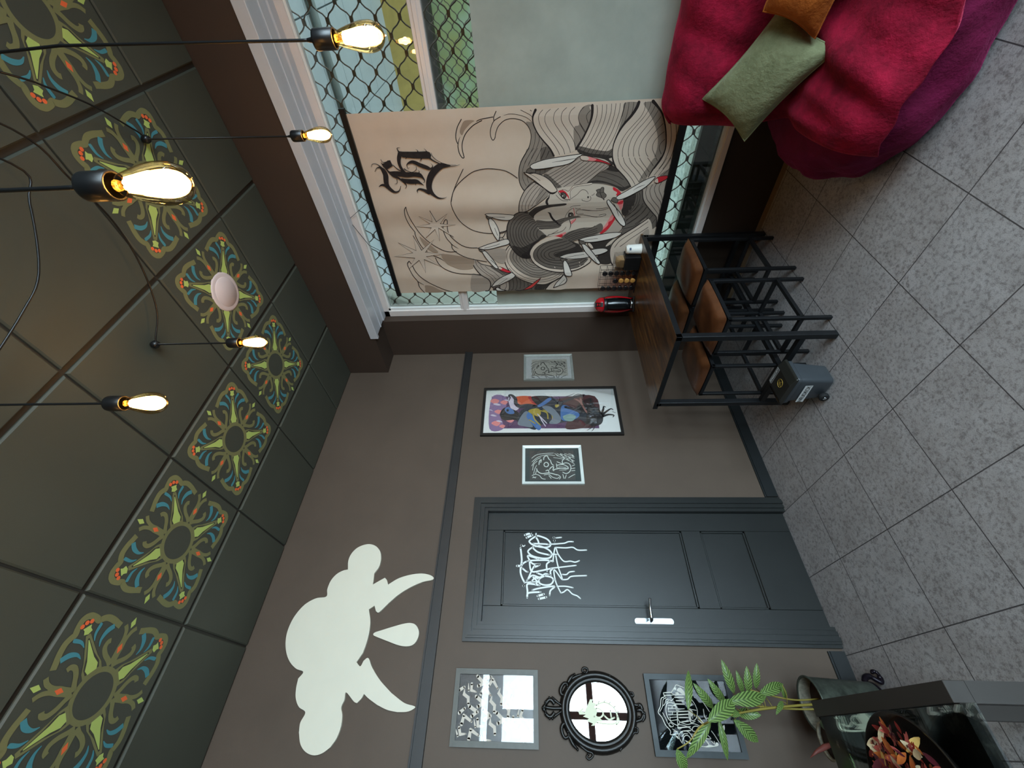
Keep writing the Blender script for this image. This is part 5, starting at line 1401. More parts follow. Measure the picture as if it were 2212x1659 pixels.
# shopfront behind the camera
w2 = bpy.data.objects.new('window_2', None); COL.objects.link(w2); w2['kind'] = 'structure'
sf = MB()
for x in (-4.5, -3.55, -2.585, -1.60, -0.80): sf.box(x, x+0.10, YF-0.09, YF+0.0, 0.06, 2.38)
for z in (0.06, 0.885, 2.28): sf.box(-4.5, -0.7, YF-0.088, YF-0.002, z, z+0.10)
sf.build('window_frame', M_BROWNFRAME, w2)
MB().box(-4.5, -0.7, YF-0.05, YF-0.045, 0.06, 2.38).build('pane', M_GLASS, w2)
MB().box(-4.5, -0.7, YF-0.05, YF-0.045, 2.5, 2.62).build('pane', M_GLASS, w2)
bl = MB()
for x in range(0, 26): bl.box(-1.55+x*0.03, -1.55+x*0.03+0.024, YF-0.14, YF-0.134, 1.0, 2.3)
bl.build('slat_blind', plain('pale_green_slats', 'c9d8cc', 0.6), w2)

# ------------------------------------------------------------------ the passage outside the window
def kindstruct(name, mb, mat): return struct(name, mb, mat)
kindstruct('floor_outside', MB().box(0.22, 3.7, -6.5, 4, -0.1, 0.02), M_MOTTLE)
kindstruct('wall_outside', MB().box(0.24, 0.55, WY0-0.3, 0.6, 0.02, 0.46).box(0.22, 0.5, -0.44, -0.30, 0.02, 3.3), M_MINT)
MB().box(0.222, 0.60, WY0, -0.44, 0.46, 0.50).build('sill_outside', M_MOTTLE)['kind'] = 'structure'
co = MB()
for i in range(6):
    for j in range(12):
        x0 = 0.80+i*0.44; y0 = -5.6+j*0.8
        co.box(x0+0.004, x0+0.436, y0+0.006, y0+0.794, 3.40, 3.43)
co.box(0.75, 3.5, -6, 4, 3.425, 3.5)
kindstruct('ceiling_outside', co, M_PASSAGE)
MB().box(0.23, 0.80, -6, 4, 3.33, 3.5).build('trim_2', M_OCHRE)['kind'] = 'structure'
MB().box(3.42, 3.6, -6, 4, 2.96, 3.5).build('wall_far', M_OCHRE)['kind'] = 'structure'
fw = MB().box(3.42, 3.6, -6, 4, 0.0, 1.9).box(3.42, 3.6, -6, 4, 2.86, 2.96)
kindstruct('trim_3', fw, plain('dark_shopfront_band', '3d3832', 0.7))
fp = MB().box(3.6, 3.62, -6, 4, 1.9, 2.86)
kindstruct('wall_far_shop', fp, (lambda t: t.set(0.7, 0, 0.3, t.ramp(t.noise(1.6, 2), [(0.35, hexc('b7c9b6')), (0.5, hexc('9db183')), (0.65, hexc('a8a763'))])))(NT('shop_across_passage')))
pipe = tag(MB().tube([(1.30, -6, 3.365), (1.30, 4, 3.365)], 0.03, 12).build('drain_pipe', M_PIPE), 'grey drain pipe running along the pale passage ceiling outside the window', 'pipe')

def grille(name, label, X, y0, y1, z0, z1, pitch, amp, r, period, seg=8):
    t = thing(name, label, 'grille', (X, (y0+y1)/2, z0))
    wv = MB(); cl = MB(); k = 0; z = z0
    yc = (y0+y1)/2
    n = int((y1-y0)/period*10)
    while z < z1:
        sgn = 1 if k % 2 else -1
        pts = []
        for i in range(n+1):
            y = y0+(y1-y0)*i/n
            s = math.sin(2*PI*(y+2.481)/period+PI/2)
            s = math.copysign(abs(s)**0.75, s)
            pts.append((0, y-yc, z-z0+sgn*amp*s))
        wv.tube(pts, r, 5)
        y = -2.481+period*math.floor((y0+2.481)/period)
        while y < y1:
            yy = y if sgn > 0 else y+period/2
            if y0 < yy < y1: cl.box(-r*1.6, r*1.6, yy-yc-0.016, yy-yc+0.016, z-z0+pitch/2-0.009, z-z0+pitch/2+0.009)
            y += period
        k += 1; z += pitch
    wv.add(cl.v, cl.f)
    wv.build('chain_links', M_GRILLE, t)
    if name == 'roller_grille':
        MB().box(-0.02, 0.02, y0-yc, y1-yc, -0.04, 0.06).build('bottom_rail', plain('dark_bottom_rail', '3f443f', 0.5), t)
    return t
grille('roller_grille', 'wavy steel roller grille hanging just outside the window beside the scroll', 0.20, -4.1, -0.46, 0.54, 3.08, 0.0695, 0.0325, 0.0042, 0.165)
grille('shop_grille', 'second wavy grille over the shopfront across the passage', 3.38, -4.6, 1.6, 1.95, 2.86, 0.0695, 0.0325, 0.005, 0.165)
# ------------------------------------------------------------------ things on the walls
def frame_mb(x0, x1, z0, z1, wd, dp, chamfer=0.0):
    # mitred picture frame on the back wall, dp deep, with a slope towards the opening
    m = MB()
    o = [(x0, z0), (x1, z0), (x1, z1), (x0, z1)]
    i_ = [(x0+wd, z0+wd), (x1-wd, z0+wd), (x1-wd, z1-wd), (x0+wd, z1-wd)]
    v = [(p, -0.002, q) for p, q in o]+[(p, -dp, q) for p, q in o]+[(p, -dp+chamfer, q) for p, q in i_]+[(p, -0.004, q) for p, q in i_]
    f = []
    for a in range(4):
        b = (a+1) % 4
        f += [(a, b, 4+b, 4+a), (4+a, 4+b, 8+b, 8+a), (8+a, 8+b, 12+b, 12+a), (12+a, 12+b, b, a)]
    return m.add(v, f)
def shift(mb, c):
    mb.v = [(x-c[0], y-c[1], z-c[2]) for x, y, z in mb.v]; return mb
def picture(name, label, x0, x1, z0, z1, wd, dp, fmat, back, art, pal=None, chamfer=0.0, wmul=1.0, cat='picture', glass=True, artmat=None, adp=0.4, ground=None):
    c = ((x0+x1)/2, 0, (z0+z1)/2)
    t = thing(name, label, cat, c)
    shift(frame_mb(x0, x1, z0, z1, wd, dp, chamfer), c).build('frame', fmat, t)
    shift(MB().box(x0+wd*0.8, x1-wd*0.8, -dp*adp, -0.003, z0+wd*0.8, z1-wd*0.8), c).build('mount', back, t)
    if ground:
        gx0, gx1, gz0, gz1, gm = ground
        shift(MB().box(gx0, gx1, -dp*adp-0.0008, -dp*adp, gz0, gz1), c).build('print_sheet', gm, t)
    if art: art_obj('artwork', art, lambda p, q, h: (p-c[0], -dp*adp-0.0012-h, q-c[2]), artmat or M_INK, t, step=0.000012, n=5, pal=pal, wmul=wmul)
    if glass: shift(MB().box(x0+wd*0.9, x1-wd*0.9, -dp*0.72, -dp*0.70, z0+wd*0.9, z1-wd*0.9), c).build('glass', M_PICGLASS, t)
    return t
KP = dict(PAL, k=hexc('2b2723'), w=hexc('d9ddd2'))
picture('framed_print', 'small silver-framed black-and-white print nearest the window corner', -0.376, -0.048, 1.357, 1.817, 0.022, 0.022, M_SILVER, M_PAPER, parse_art(WOODA), KP, 0.006, wmul=0.7, ground=(-0.318, -0.106, 1.409, 1.742, plain('ivory_print_paper', 'cfc6b4', 0.6)))
picture('framed_poster', 'tall black-framed colour print of a robed blue figure between two small prints', -0.976, -0.464, 1.0, 2.172, 0.022, 0.024, M_BLACKFRAME, M_PAPER, parse_art(POSTER), None)
picture('framed_print', 'silver-framed white-on-black print beside the door frame', -1.413, -1.076, 1.357, 1.822, 0.022, 0.022, M_WHITEFRAME, plain('smoky_passepartout', '3c4443', 0.25), parse_art(WOODB), KP, 0.006, wmul=0.8, ground=(-1.375, -1.117, 1.42, 1.765, plain('dark_print_paper', '413e3a', 0.5)))
# white border of that print
FR = parse_art(FRAK)
picture('framed_calligraphy', 'grey-framed square panel covered in cream blackletter strokes above the oval mirror', -2.903, -2.565, 1.724, 2.187, 0.026, 0.024, M_GREYFRAME, plain('dark_brown_panel', '2e2723', 0.3), FR, dict(PAL, w=hexc('ddd0c0')), 0.0)
SG = [o for o in parse_art(SIGN) if len(o[2]) != 17]
picture('framed_sign', 'slate-framed black glass sign with white ornate lettering behind the plant', -2.914, -2.570, 0.682, 1.138, 0.026, 0.024, M_SLATEFRAME, plain('black_glass_sign', '0e1114', 0.04), SG, dict(PAL, w=hexc('eeeadb')), 0.0, glass=True, adp=0.62, wmul=0.6)

# ornate oval mirror
mc = (-2.739, 0, 1.404)
mi = thing('ornate_mirror', 'oval mirror in a carved black baroque frame between two square pictures', 'mirror', mc)
rx, rz = 0.127, 0.155
def ell(k, n=48): return [(math.cos(2*PI*i/n)*(rx+k), math.sin(2*PI*i/n)*(rz+k)) for i in range(n)]
fm = MB()
rings = [(-0.003, -0.010), (0.004, -0.020), (0.010, -0.024), (0.014, -0.019), (0.018, -0.025), (0.030, -0.034), (0.042, -0.030), (0.050, -0.014), (0.052, -0.002)]
vv = []; n = 48
for k, d in rings: vv += [(a, d, b) for a, b in ell(k, n)]
ff = [(i*n+j, i*n+(j+1) % n, (i+1)*n+(j+1) % n, (i+1)*n+j) for i in range(len(rings)-1) for j in range(n)]
fm.add(vv, ff, True)
om = fm
for kind, col, pts in parse_art(ORN):
    q = spline(pts, 5)
    om.tube([(a-mc[0], -0.022, b-mc[2]) for a, b, w_ in q], [max(0.005, w_*0.60) for a, b, w_ in q], 8)
    e = q[-1]
    om.lathe([(0.001, -0.006), (0.006, -0.004), (0.0075, 0), (0.006, 0.004), (0.001, 0.006)], 8, (e[0]-mc[0], -0.028, e[1]-mc[2]))
om.build('frame', M_ORNATE, mi)
MB().prism(ell(0.001), 0.004, 'y', -0.010).build('mirror_glass', M_MIRROR, mi)
art_obj('etched_dragon', parse_art(DRAGON), lambda p, q, h: (p-mc[0], -0.0103-h, q-mc[2]), M_INK, mi, step=0.00001, n=5, pal=dict(PAL, e=hexc('e4e4c8')))

# ivory cut-out cloud with horns, and its drop
def cutout(pts, sharp, d):
    out = []; N = len(pts)
    for i in range(N):
        a, b = pts[i], pts[(i+1) % N]
        p0 = pts[(i-1) % N] if i not in sharp else tuple(2*a[k]-b[k] for k in (0, 1))
        p3 = pts[(i+2) % N] if ((i+1) % N) not in sharp else tuple(2*b[k]-a[k] for k in (0, 1))
        for s in range(6):
            t = s/6
            out.append(tuple(0.5*(2*a[k]+(b[k]-p0[k])*t+(2*p0[k]-5*a[k]+4*b[k]-p3[k])*t*t+(3*a[k]-p0[k]-3*b[k]+p3[k])*t**3) for k in (0, 1)))
    return MB().prism(out, d, 'y', -0.002-d)
o = tag(cutout(CLOUD, set(CLOUD_SHARP), 0.014).build('cloud_sign', M_IVORY), 'ivory wooden cut-out of a cloud with two curved horns high on the wall', 'sign')
bevel(o, 0.002, 2)
o = tag(cutout(DROP, set(), 0.014).build('drop_sign', M_IVORY), 'small ivory wooden drop hung between the two horns of the cloud', 'sign')
bevel(o, 0.002, 2)

# ------------------------------------------------------------------ the printed wall scroll in front of the window
BX = 0.048
sc_t = thing('wall_scroll', 'large canvas scroll printed with a woman in waves hanging in front of the window', 'scroll', (BX, -1.375, 0.8))
def fold(y):
    # soft vertical folds of the hanging cloth
    s = -y
    return 1.5*(0.0095*math.exp(-((s-1.46)/0.075)**2)+0.0075*math.exp(-((s-0.86)/0.06)**2)-0.006*math.exp(-((s-1.31)/0.06)**2)-0.004*math.exp(-((s-1.62)/0.06)**2)-0.005*math.exp(-((s-0.98)/0.06)**2)+0.003*math.sin(s*9)+0.004*math.exp(-((s-2.0)/0.06)**2))
YG = [-2.062+0.032*i for i in range(44)]
def foldl(y):
    i = max(0, min(len(YG)-2, int((y-YG[0])/0.032)))
    t = (y-YG[i])/0.032
    return fold(YG[i])*(1-t)+fold(YG[i+1])*t
def bz(y, z):
    k = math.sin(PI*max(0, min(1, (z-0.8)/2.07)))
    return 0.35+0.65*k
ZG = [0.79+0.1*i for i in range(21)]+[2.872]
def place_b(y, z, h):
    i = max(0, min(len(ZG)-2, int((z-0.79)/0.1)))
    t = (z-ZG[i])/(ZG[i+1]-ZG[i])
    k = bz(0, ZG[i])*(1-t)+bz(0, ZG[i+1])*t
    return (-foldl(y)*k-h, y+1.375, z-0.8)
cl = MB()
YE = [y for y in YG if y < -0.71]+[-0.705]
vv = [place_b(y, z, 0) for y in YE for z in ZG]
m_ = len(ZG)
ff = [(i*m_+j, (i+1)*m_+j, (i+1)*m_+j+1, i*m_+j+1) for i in range(len(YE)-1) for j in range(m_-1)]
cl.add(vv, ff, True)
cm = NT('cream_canvas')
cloth = cl.build('canvas', cm.set(0.85, 0, 0.2, cm.ramp(cm.noise(3, 4), [(0.3, hexc('d2bca6')), (0.7, hexc('dcc8b4'))])), sc_t)
def clipb(ops):
    out = []
    for k, c, pts in ops:
        out.append((k, c, [(max(-2.060, min(-0.707, p[0])), max(0.80, min(2.865, p[1])))+tuple(p[2:]) for p in pts]))
    return out
art_obj('printed_artwork', clipb(parse_art(BANNER)), lambda y, z, h: place_b(y, z, h+0.0006), M_PRINT, sc_t,
        cuts=[(0, y) for y in YG]+[(1, z) for z in ZG[1:-1]], step=0.000014, n=4)
MB().bar((-0.004, -2.094+1.375, 2.066+0.018), (-0.004, -0.683+1.375, 2.066+0.018), 0.024, 0.036).build('top_rod', M_PLASTIC, sc_t)
MB().bar((-0.004, -2.094+1.375, -0.024), (-0.004, -0.683+1.375, -0.024), 0.024, 0.046).build('bottom_rod', M_PLASTIC, sc_t)
MB().tube([(0.0, -1.924+1.375, 2.102), (0.004, -1.50+1.375, 2.112), (0.01, -1.376+1.375, 2.298), (0.004, -1.166+1.375, 2.205), (0.004, -1.10+1.375, 2.108), (0.0, -0.80+1.375, 2.102)], 0.0022, 6).build('hanging_string', M_BLACK, sc_t)

# round disc lamp on the ceiling
cl_ = thing('ceiling_light', 'round white disc light set in the middle of a painted ceiling tile', 'ceiling light', (GX-T*0.5, GY-T*2.5, H))
MB().lathe([(0.001, -0.006), (0.098, -0.006), (0.106, -0.004), (0.11, 0.0)], 40, cap=False).build('rim', M_FELT, cl_)
MB().lathe([(0.001, -0.0095), (0.080, -0.009), (0.083, -0.006)], 40, cap=False).build('diffuser', M_FELT, cl_)

# ------------------------------------------------------------------ pendant bulbs
def pendant(label, x, y, ztop, hook=None, swag=None, power=4.2, bend=None):
    t = thing('pendant_bulb', label, 'pendant lamp', (x, y, ztop), 0, 'filament bulbs on swagged cords')
    L = lambda p: (p[0]-x, p[1]-y, p[2]-ztop)
    hk = hook or (x, y)
    path = []
    if swag: path += [L(p) for p in spline(swag, 6)]
    path += [L((hk[0], hk[1], H-0.03))]
    if bend: path = [p for p in path]+[L(b) for b in bend]
    path += [(0, 0, 0.02), (0, 0, -0.004)]
    MB().tube(path, 0.0036, 7).build('cord', M_PLASTIC, t)
    if hook:
        h0 = L((hk[0], hk[1], H-0.022))
        MB().lathe([(0.001, -0.018), (0.014, -0.013), (0.019, 0), (0.014, 0.013), (0.006, 0.022)], 16, h0).build('ceiling_hook', M_PLASTIC, t)
    MB().lathe([(0.004, 0.012), (0.006, 0.0), (0.013, -0.004), (0.0215, -0.008), (0.023, -0.013), (0.023, -0.058), (0.0205, -0.060), (0.019, -0.058)], 24, cap=False).build('socket', M_PLASTIC, t)
    prof = [(0.0135, -0.056), (0.0150, -0.066), (0.0195, -0.080), (0.026, -0.103), (0.0310, -0.125), (0.0325, -0.142), (0.0305, -0.158), (0.024, -0.172), (0.012, -0.1815), (0.004, -0.184), (0.0005, -0.188)]
    pr_ = spline(prof, 3)
    MB().lathe(pr_, 28, cap=False).build('glass_bulb', M_BULB, t)
    fm = MB()
    for k in range(8):
        a = 2*PI*k/8
        fm.tube([(0.008*math.cos(a), 0.008*math.sin(a), -0.082), (0.0155*math.cos(a+0.15), 0.0155*math.sin(a+0.15), -0.125), (0.010*math.cos(a+0.3), 0.010*math.sin(a+0.3), -0.165)], 0.0048, 6)
    f = fm.build('filament', M_FIL, t)
    MB().lathe([(0.001, -0.06), (0.009, -0.06), (0.006, -0.075), (0.003, -0.09), (0.002, -0.16), (0.001, -0.165)], 10, cap=False).build('glass_stem', M_BULB, t)
    lt = bpy.data.lights.new('bulb_light', 'POINT'); lt.energy = power; lt.color = (1.0, 0.66, 0.36); lt.shadow_soft_size = 0.022
    lo = bpy.data.objects.new('bulb_light', lt); COL.objects.link(lo); lo.parent = t; lo.location = (0, 0, -0.13)
    return t
Zc = H-0.05
canopy = (-2.35, -3.15, H-0.02)
pendant('lit filament bulb hanging low in front of the upper window, nearest the mesh', -1.575, -2.66, 2.262, bend=[(-1.59, -2.68, 2.9)])
pendant('lit filament bulb hanging just above the black rod of the scroll', -0.874, -2.235, 2.785, (-0.871, -2.25), [(-2.30, -3.15, H-0.02), (-1.72, -2.80, Zc), (-1.309, -2.584, Zc-0.03), (-1.192, -2.518, Zc-0.02), (-1.044, -2.422, Zc), (-0.90, -2.29, Zc+0.02)])
pendant('largest lit filament bulb, hanging below a painted ceiling tile', -2.225, -2.590, 2.445)
pendant('lit filament bulb hanging between the round disc light and the back wall', -1.545, -1.622, 3.107, (-1.545, -1.622), [(-2.36, -3.2, H-0.02), (-1.75, -2.75, Zc-0.02), (-1.445, -2.468, Zc-0.05), (-1.394, -2.291, Zc-0.05), (-1.357, -2.111, Zc-0.04), (-1.373, -1.92, Zc-0.02), (-1.44, -1.74, Zc), (-1.53, -1.645, Zc+0.02)])
pendant('lit filament bulb hanging under the plain ceiling tiles closest to the cloud sign', -2.155, -1.950, 2.985, (-2.155, -1.950), [(-2.42, -3.12, H-0.02), (-1.85, -2.70, Zc-0.02), (-1.53, -2.396, Zc-0.05), (-1.579, -2.292, Zc-0.05), (-1.733, -2.128, Zc-0.05), (-1.86, -2.06, Zc-0.03), (-2.05, -1.99, Zc), (-2.14, -1.955, Zc+0.02)])
pendant('lit filament bulb just above the top of the picture near the camera', -2.95, -1.75, 3.12, (-2.95, -1.75), [(-2.60, -3.1, H-0.02), (-2.7, -2.5, Zc-0.04), (-2.93, -1.9, Zc)], 5.0)
# ------------------------------------------------------------------ bar table
TX0, TX1, TY0, TY1, TZ = -1.102, 0.030, -1.190, -0.545, 0.902
tb = thing('bar_table', 'high bar table with a dark walnut top and black steel frame pushed against the window', 'table', ((TX0+TX1)/2, (TY0+TY1)/2, 0))
tc = ((TX0+TX1)/2, (TY0+TY1)/2, 0)
top = shift(MB().box(TX0+0.003, TX1+0.03, TY0+0.003, TY1+0.030, TZ-0.018, TZ), tc).build('tabletop', M_WOOD, tb)
fr = MB()
fr.box(TX0, TX1, TY0, TY0+0.03, TZ-0.034, TZ-0.001).box(TX0, TX1, TY1-0.03, TY1, TZ-0.05, TZ-0.0185).box(TX0, TX0+0.03, TY0, TY1+0.03, TZ-0.034, TZ-0.001).box(TX1-0.03, TX1, TY0, TY1, TZ-0.05, TZ-0.0185)
bevel(shift(fr, tc).build('top_frame', M_STEEL, tb), 0.002, 1)
for x in (TX0, TX1-0.036):
    for y in (TY0, TY1-0.036):
        bevel(shift(MB().box(x, x+0.036, y, y+0.036, 0.004, TZ-0.034), tc).build('leg', M_STEEL, tb), 0.003, 2)
for x in (TX0+0.018, TX1-0.018):
    shift(MB().bar((x, TY0+0.03, 0.185), (x, TY1-0.03, 0.185), 0.03, 0.03), tc).build('side_rail', M_STEEL, tb)
shift(MB().bar((TX0+0.03, -0.868, 0.172), (TX1-0.03, -0.868, 0.172), 0.03, 0.03), tc).build('stretcher', M_STEEL, tb)

# ------------------------------------------------------------------ four stools
def copy_tree(o, parent=None):
    c = o.copy(); COL.objects.link(c); c.parent = parent
    for ch in list(o.children):
        copy_tree(ch, c)
    return c
def make_stool(label, x, y):
    t = thing('bar_stool', label, 'stool', (x, y, 0), 0, 'leather-seated stools at the bar table')
    hx, hy = 0.188, 0.137
    for sx in (-1, 1):
        for sy in (-1, 1):
            bevel(MB().box(sx*hx-0.0105, sx*hx+0.0105, sy*hy-0.0105, sy*hy+0.0105, 0.0, 0.585).build('leg', M_STEEL, t), 0.003, 2)
    for sy in (-1, 1):
        MB().bar((-hx, sy*hy, 0.165), (hx, sy*hy, 0.165), 0.021, 0.021).build('footrest', M_STEEL, t)
    for sx in (-1, 1):
        MB().bar((sx*hx, -hy, 0.165), (sx*hx, hy, 0.165), 0.021, 0.021).build('side_rung', M_STEEL, t)
    f = MB()
    for sy in (-1, 1): f.bar((-hx-0.010, sy*hy, 0.575), (hx+0.010, sy*hy, 0.575), 0.021, 0.022)
    for sx in (-1, 1): f.bar((sx*hx, -hy-0.010, 0.575), (sx*hx, hy+0.010, 0.575), 0.021, 0.022)
    f.build('seat_frame', M_STEEL, t)
    def pad(u, v):
        a, b = u*2-1, v*2-1
        x_ = 0.208*a*(1-0.035*b*b); y_ = 0.158*b*(1-0.035*a*a)
        return x_, y_, a, b
    g = MB(); N = 14
    def topf(u, v):
        x_, y_, a, b = pad(u, v)
        return (x_, y_, 0.598+0.038*((1-abs(a)**5)*(1-abs(b)**5))**0.5+0.004*math.sin(a*5+b*3)*(1-a*a)*(1-b*b))
    def botf(u, v):
        x_, y_, a, b = pad(u, v)
        return (x_, y_, 0.598-0.011*((1-abs(a)**8)*(1-abs(b)**8))**0.5)
    g.grid(topf, N, N); g.grid(botf, N, N)
    s_ = g.build('seat', M_LEATHER, t)
    subsurf(s_, 1)
    return t
st = make_stool('brown leather stool at the window end of the table, on the near side', -0.294, -1.075)
for lab, x, y in (('brown leather stool on the near side of the table, behind its front leg', -0.790, -1.072),
                  ('brown leather stool on the wall side of the table, at its window end', -0.300, -0.730),
                  ('brown leather stool on the wall side of the table, above the small wheeled bin', -0.835, -0.722)):
    o = copy_tree(st); o.location = (x, y, 0); o['label'] = lab
st.location = (-0.294, -1.075, 0)

# ------------------------------------------------------------------ mini wheeled bin
bn = thing('wheeled_bin', 'small anthracite wheelie bin with stickers beside the table leg', 'bin', (-1.215, -0.915, 0))
def quadbody(z0, z1, b, t):
    m = MB(); n = 3; rr = 0.02
    def ring(hx, hy, z):
        out = []
        for q, (sx, sy) in enumerate(((1,1),(-1,1),(-1,-1),(1,-1))):
            for j in range(n+1):
                a = PI/2*q+PI/2*j/n
                out.append((sx*(hx-rr)+rr*math.cos(a), sy*(hy-rr)+rr*math.sin(a), z))
        return out
    lv = [ring(b[0]+(t[0]-b[0])*k, b[1]+(t[1]-b[1])*k, z0+(z1-z0)*k) for k in (0, 0.33, 0.66, 1)]
    v = [p for r_ in lv for p in r_]; N = len(lv[0])
    f = [(i*N+j, i*N+(j+1) % N, (i+1)*N+(j+1) % N, (i+1)*N+j) for i in range(3) for j in range(N)]
    f += [tuple(reversed(range(N))), tuple(3*N+j for j in range(N))]
    return m.add(v, f, True)
bevel(quadbody(0.012, 0.212, (0.064, 0.080), (0.076, 0.100)).build('bin_body', M_BINGREY, bn), 0.003, 2)
bevel(quadbody(0.205, 0.228, (0.083, 0.108), (0.083, 0.108)).build('rim', M_BINGREY, bn), 0.004, 2)
ld = MB()
ld.prism([(-0.112, 0.228), (0.112, 0.228), (0.112, 0.240), (0.07, 0.262), (-0.06, 0.262), (-0.112, 0.242)], 0.168, 'x', -0.084)
lid = bevel(ld.build('lid', M_BINLID, bn), 0.006, 2)
MB().tube([(-0.07, 0.118, 0.235), (0.07, 0.118, 0.235)], 0.006, 8).build('handle_bar', M_BINLID, bn)
for sx in (-1, 1):
    wl = MB(); prof = [(0.008, -0.012), (0.024, -0.012), (0.027, -0.008), (0.027, 0.008), (0.024, 0.012), (0.008, 0.012)]
    wl.lathe(prof, 24)
    wl.v = [(z+sx*0.088, x+0.035, y+0.027) for x, y, z in wl.v]
    wh = wl.build('wheel', M_RUBBER, bn)
    hb = MB().lathe([(0.001, -0.004), (0.010, -0.003), (0.011, 0.0)], 16); hb.v = [(sx*(0.100-z), x+0.035, y+0.027) for x, y, z in hb.v]
    hb.build('hubcap', M_CHROME, wh)
def text_mesh(s, size, mat, parent, mtx, name='lettering', align='CENTER', ext=0.0002):
    cu = bpy.data.curves.new(name, 'FONT'); cu.body = s; cu.size = size; cu.align_x = align; cu.align_y = 'CENTER'; cu.extrude = ext
    cu.materials.append(mat)
    tmp = bpy.data.objects.new(name, cu); COL.objects.link(tmp); bpy.context.view_layer.update()
    me = bpy.data.meshes.new_from_object(tmp.evaluated_get(bpy.context.evaluated_depsgraph_get()))
    bpy.data.objects.remove(tmp)
    o = bpy.data.objects.new(name, me); COL.objects.link(o); o.parent = parent; o.matrix_local = mtx
    return o
def axes(xv, yv, loc):
    xv, yv = Vector(xv).normalized(), Vector(yv).normalized(); zv = xv.cross(yv)
    return Matrix(((xv.x, yv.x, zv.x, loc[0]), (xv.y, yv.y, zv.y, loc[1]), (xv.z, yv.z, zv.z, loc[2]), (0, 0, 0, 1)))
# body sticker wraps the left face; reads along the wall direction
bk = MB()
bk.add([(-0.0755, -0.055, 0.122), (-0.0775, -0.055, 0.166), (-0.0775, 0.094, 0.158), (-0.0755, 0.094, 0.114)], [(0, 1, 2, 3)])
stk = bk.build('sticker', M_STICKW, bn, None)
bk2 = MB().add([(-0.0778, -0.049, 0.127), (-0.0786, -0.049, 0.161), (-0.0786, 0.088, 0.153), (-0.0778, 0.088, 0.119)], [(0, 1, 2, 3)])
text_mesh('NEUDECK', 0.032, M_STICKB, stk, axes((0, -1, 0.05), (0, 0.02, 1), (-0.0792, 0.018, 0.140)))
# lid sticker and gold monogram
lk = MB().add([(0.046, -0.055, 0.2630), (0.074, -0.055, 0.2630), (0.074, 0.066, 0.2630), (0.046, 0.066, 0.2630)], [(0, 1, 2, 3)]).build('lid_sticker', M_STICKB, lid)
ol = MB()
for a, b in (((0.047, -0.054), (0.073, -0.054)), ((0.073, -0.054), (0.073, 0.065)), ((0.073, 0.065), (0.047, 0.065)), ((0.047, 0.065), (0.047, -0.054))):
    ol.bar((a[0], a[1], 0.2634), (b[0], b[1], 0.2634), 0.0012, 0.0004)
ol.build('sticker_outline', M_STICKW, lk)
text_mesh('KMARSORY', 0.021, M_STICKW, lk, axes((0, -1, 0), (1, 0, 0), (0.060, 0.005, 0.2634)))
gm = MB().tube([(0.024*math.cos(a*PI/16)-0.012, 0.026*math.sin(a*PI/16)-0.005, 0.2626) for a in range(32)], 0.0012, 6, closed=True)
gm.build('gold_ring', M_GOLD, lid)
text_mesh('JK', 0.034, M_GOLD, lid, axes((0.25, -1, 0), (1, 0.25, 0), (-0.012, -0.005, 0.2628)), 'gold_monogram')

# ------------------------------------------------------------------ on the table
cmx = thing('capsule_coffee_machine', 'red and black capsule coffee machine on the table below the window frame', 'coffee machine', (-0.085, -0.632, TZ), -0.9)
def lo(y_, z_): return y_, z_
bs = MB().rbox(-0.062, 0.062, -0.125, 0.09, 0.0, 0.016, 0.008); bevel(bs.build('base', M_GLOSSBLK, cmx), 0.002)
# curved side shells: a bulging D profile seen from the front
def shell(sx):
    g = MB()
    def fn(u, v):
        z = 0.012+0.292*u
        w_ = 0.052+0.020*math.sin(PI*min(1, u*1.15))**0.8
        if u > 0.72: w_ *= math.sqrt(max(0.0, 1-((u-0.72)/0.285)**2))
        a = (v-0.5)*PI*0.95
        return (sx*w_*(0.75+0.25*math.cos(a)), 0.03+0.085*math.sin(a)*(1 if u < 0.8 else max(0.15, 1-(u-0.8)*3)), z)
    return g.grid(fn, 22, 14)
for sx in (-1, 1):
    shell(sx).build('side_shell', M_RED, cmx)
bd = MB()
bd.lathe([(0.048, 0.016), (0.050, 0.06), (0.050, 0.16), (0.047, 0.205), (0.044, 0.214)], 28, (0, -0.02, 0)); bd.build('body', M_GLOSSBLK, cmx)
hdm = MB().lathe([(0.057, 0.205), (0.060, 0.213), (0.060, 0.232), (0.056, 0.240)], 30, (0, -0.02, 0)); hdm.build('head_collar', M_PLASTIC, cmx)
dm = MB().lathe([(0.059, 0.236), (0.060, 0.25), (0.056, 0.272), (0.044, 0.29), (0.024, 0.301), (0.001, 0.304)], 30, (0, -0.02, 0)); dm.build('dome', M_RED, cmx)
lv = MB().grid(lambda u, v: ((v-0.5)*0.034, -0.02-0.0615*math.cos(u*PI*0.5), 0.245+0.0615*math.sin(u*PI*0.5)), 12, 4); lv.build('lever_strip', M_PLASTIC, cmx)
MB().lathe([(0.004, 0.303), (0.0035, 0.312), (0.001, 0.315)], 10, (0, -0.02, 0)).build('top_knob', M_PLASTIC, cmx)
MB().lathe([(0.034, 0.016), (0.036, 0.022), (0.034, 0.028)], 26, (0, -0.085, 0)).build('drip_tray', M_CHROME, cmx)

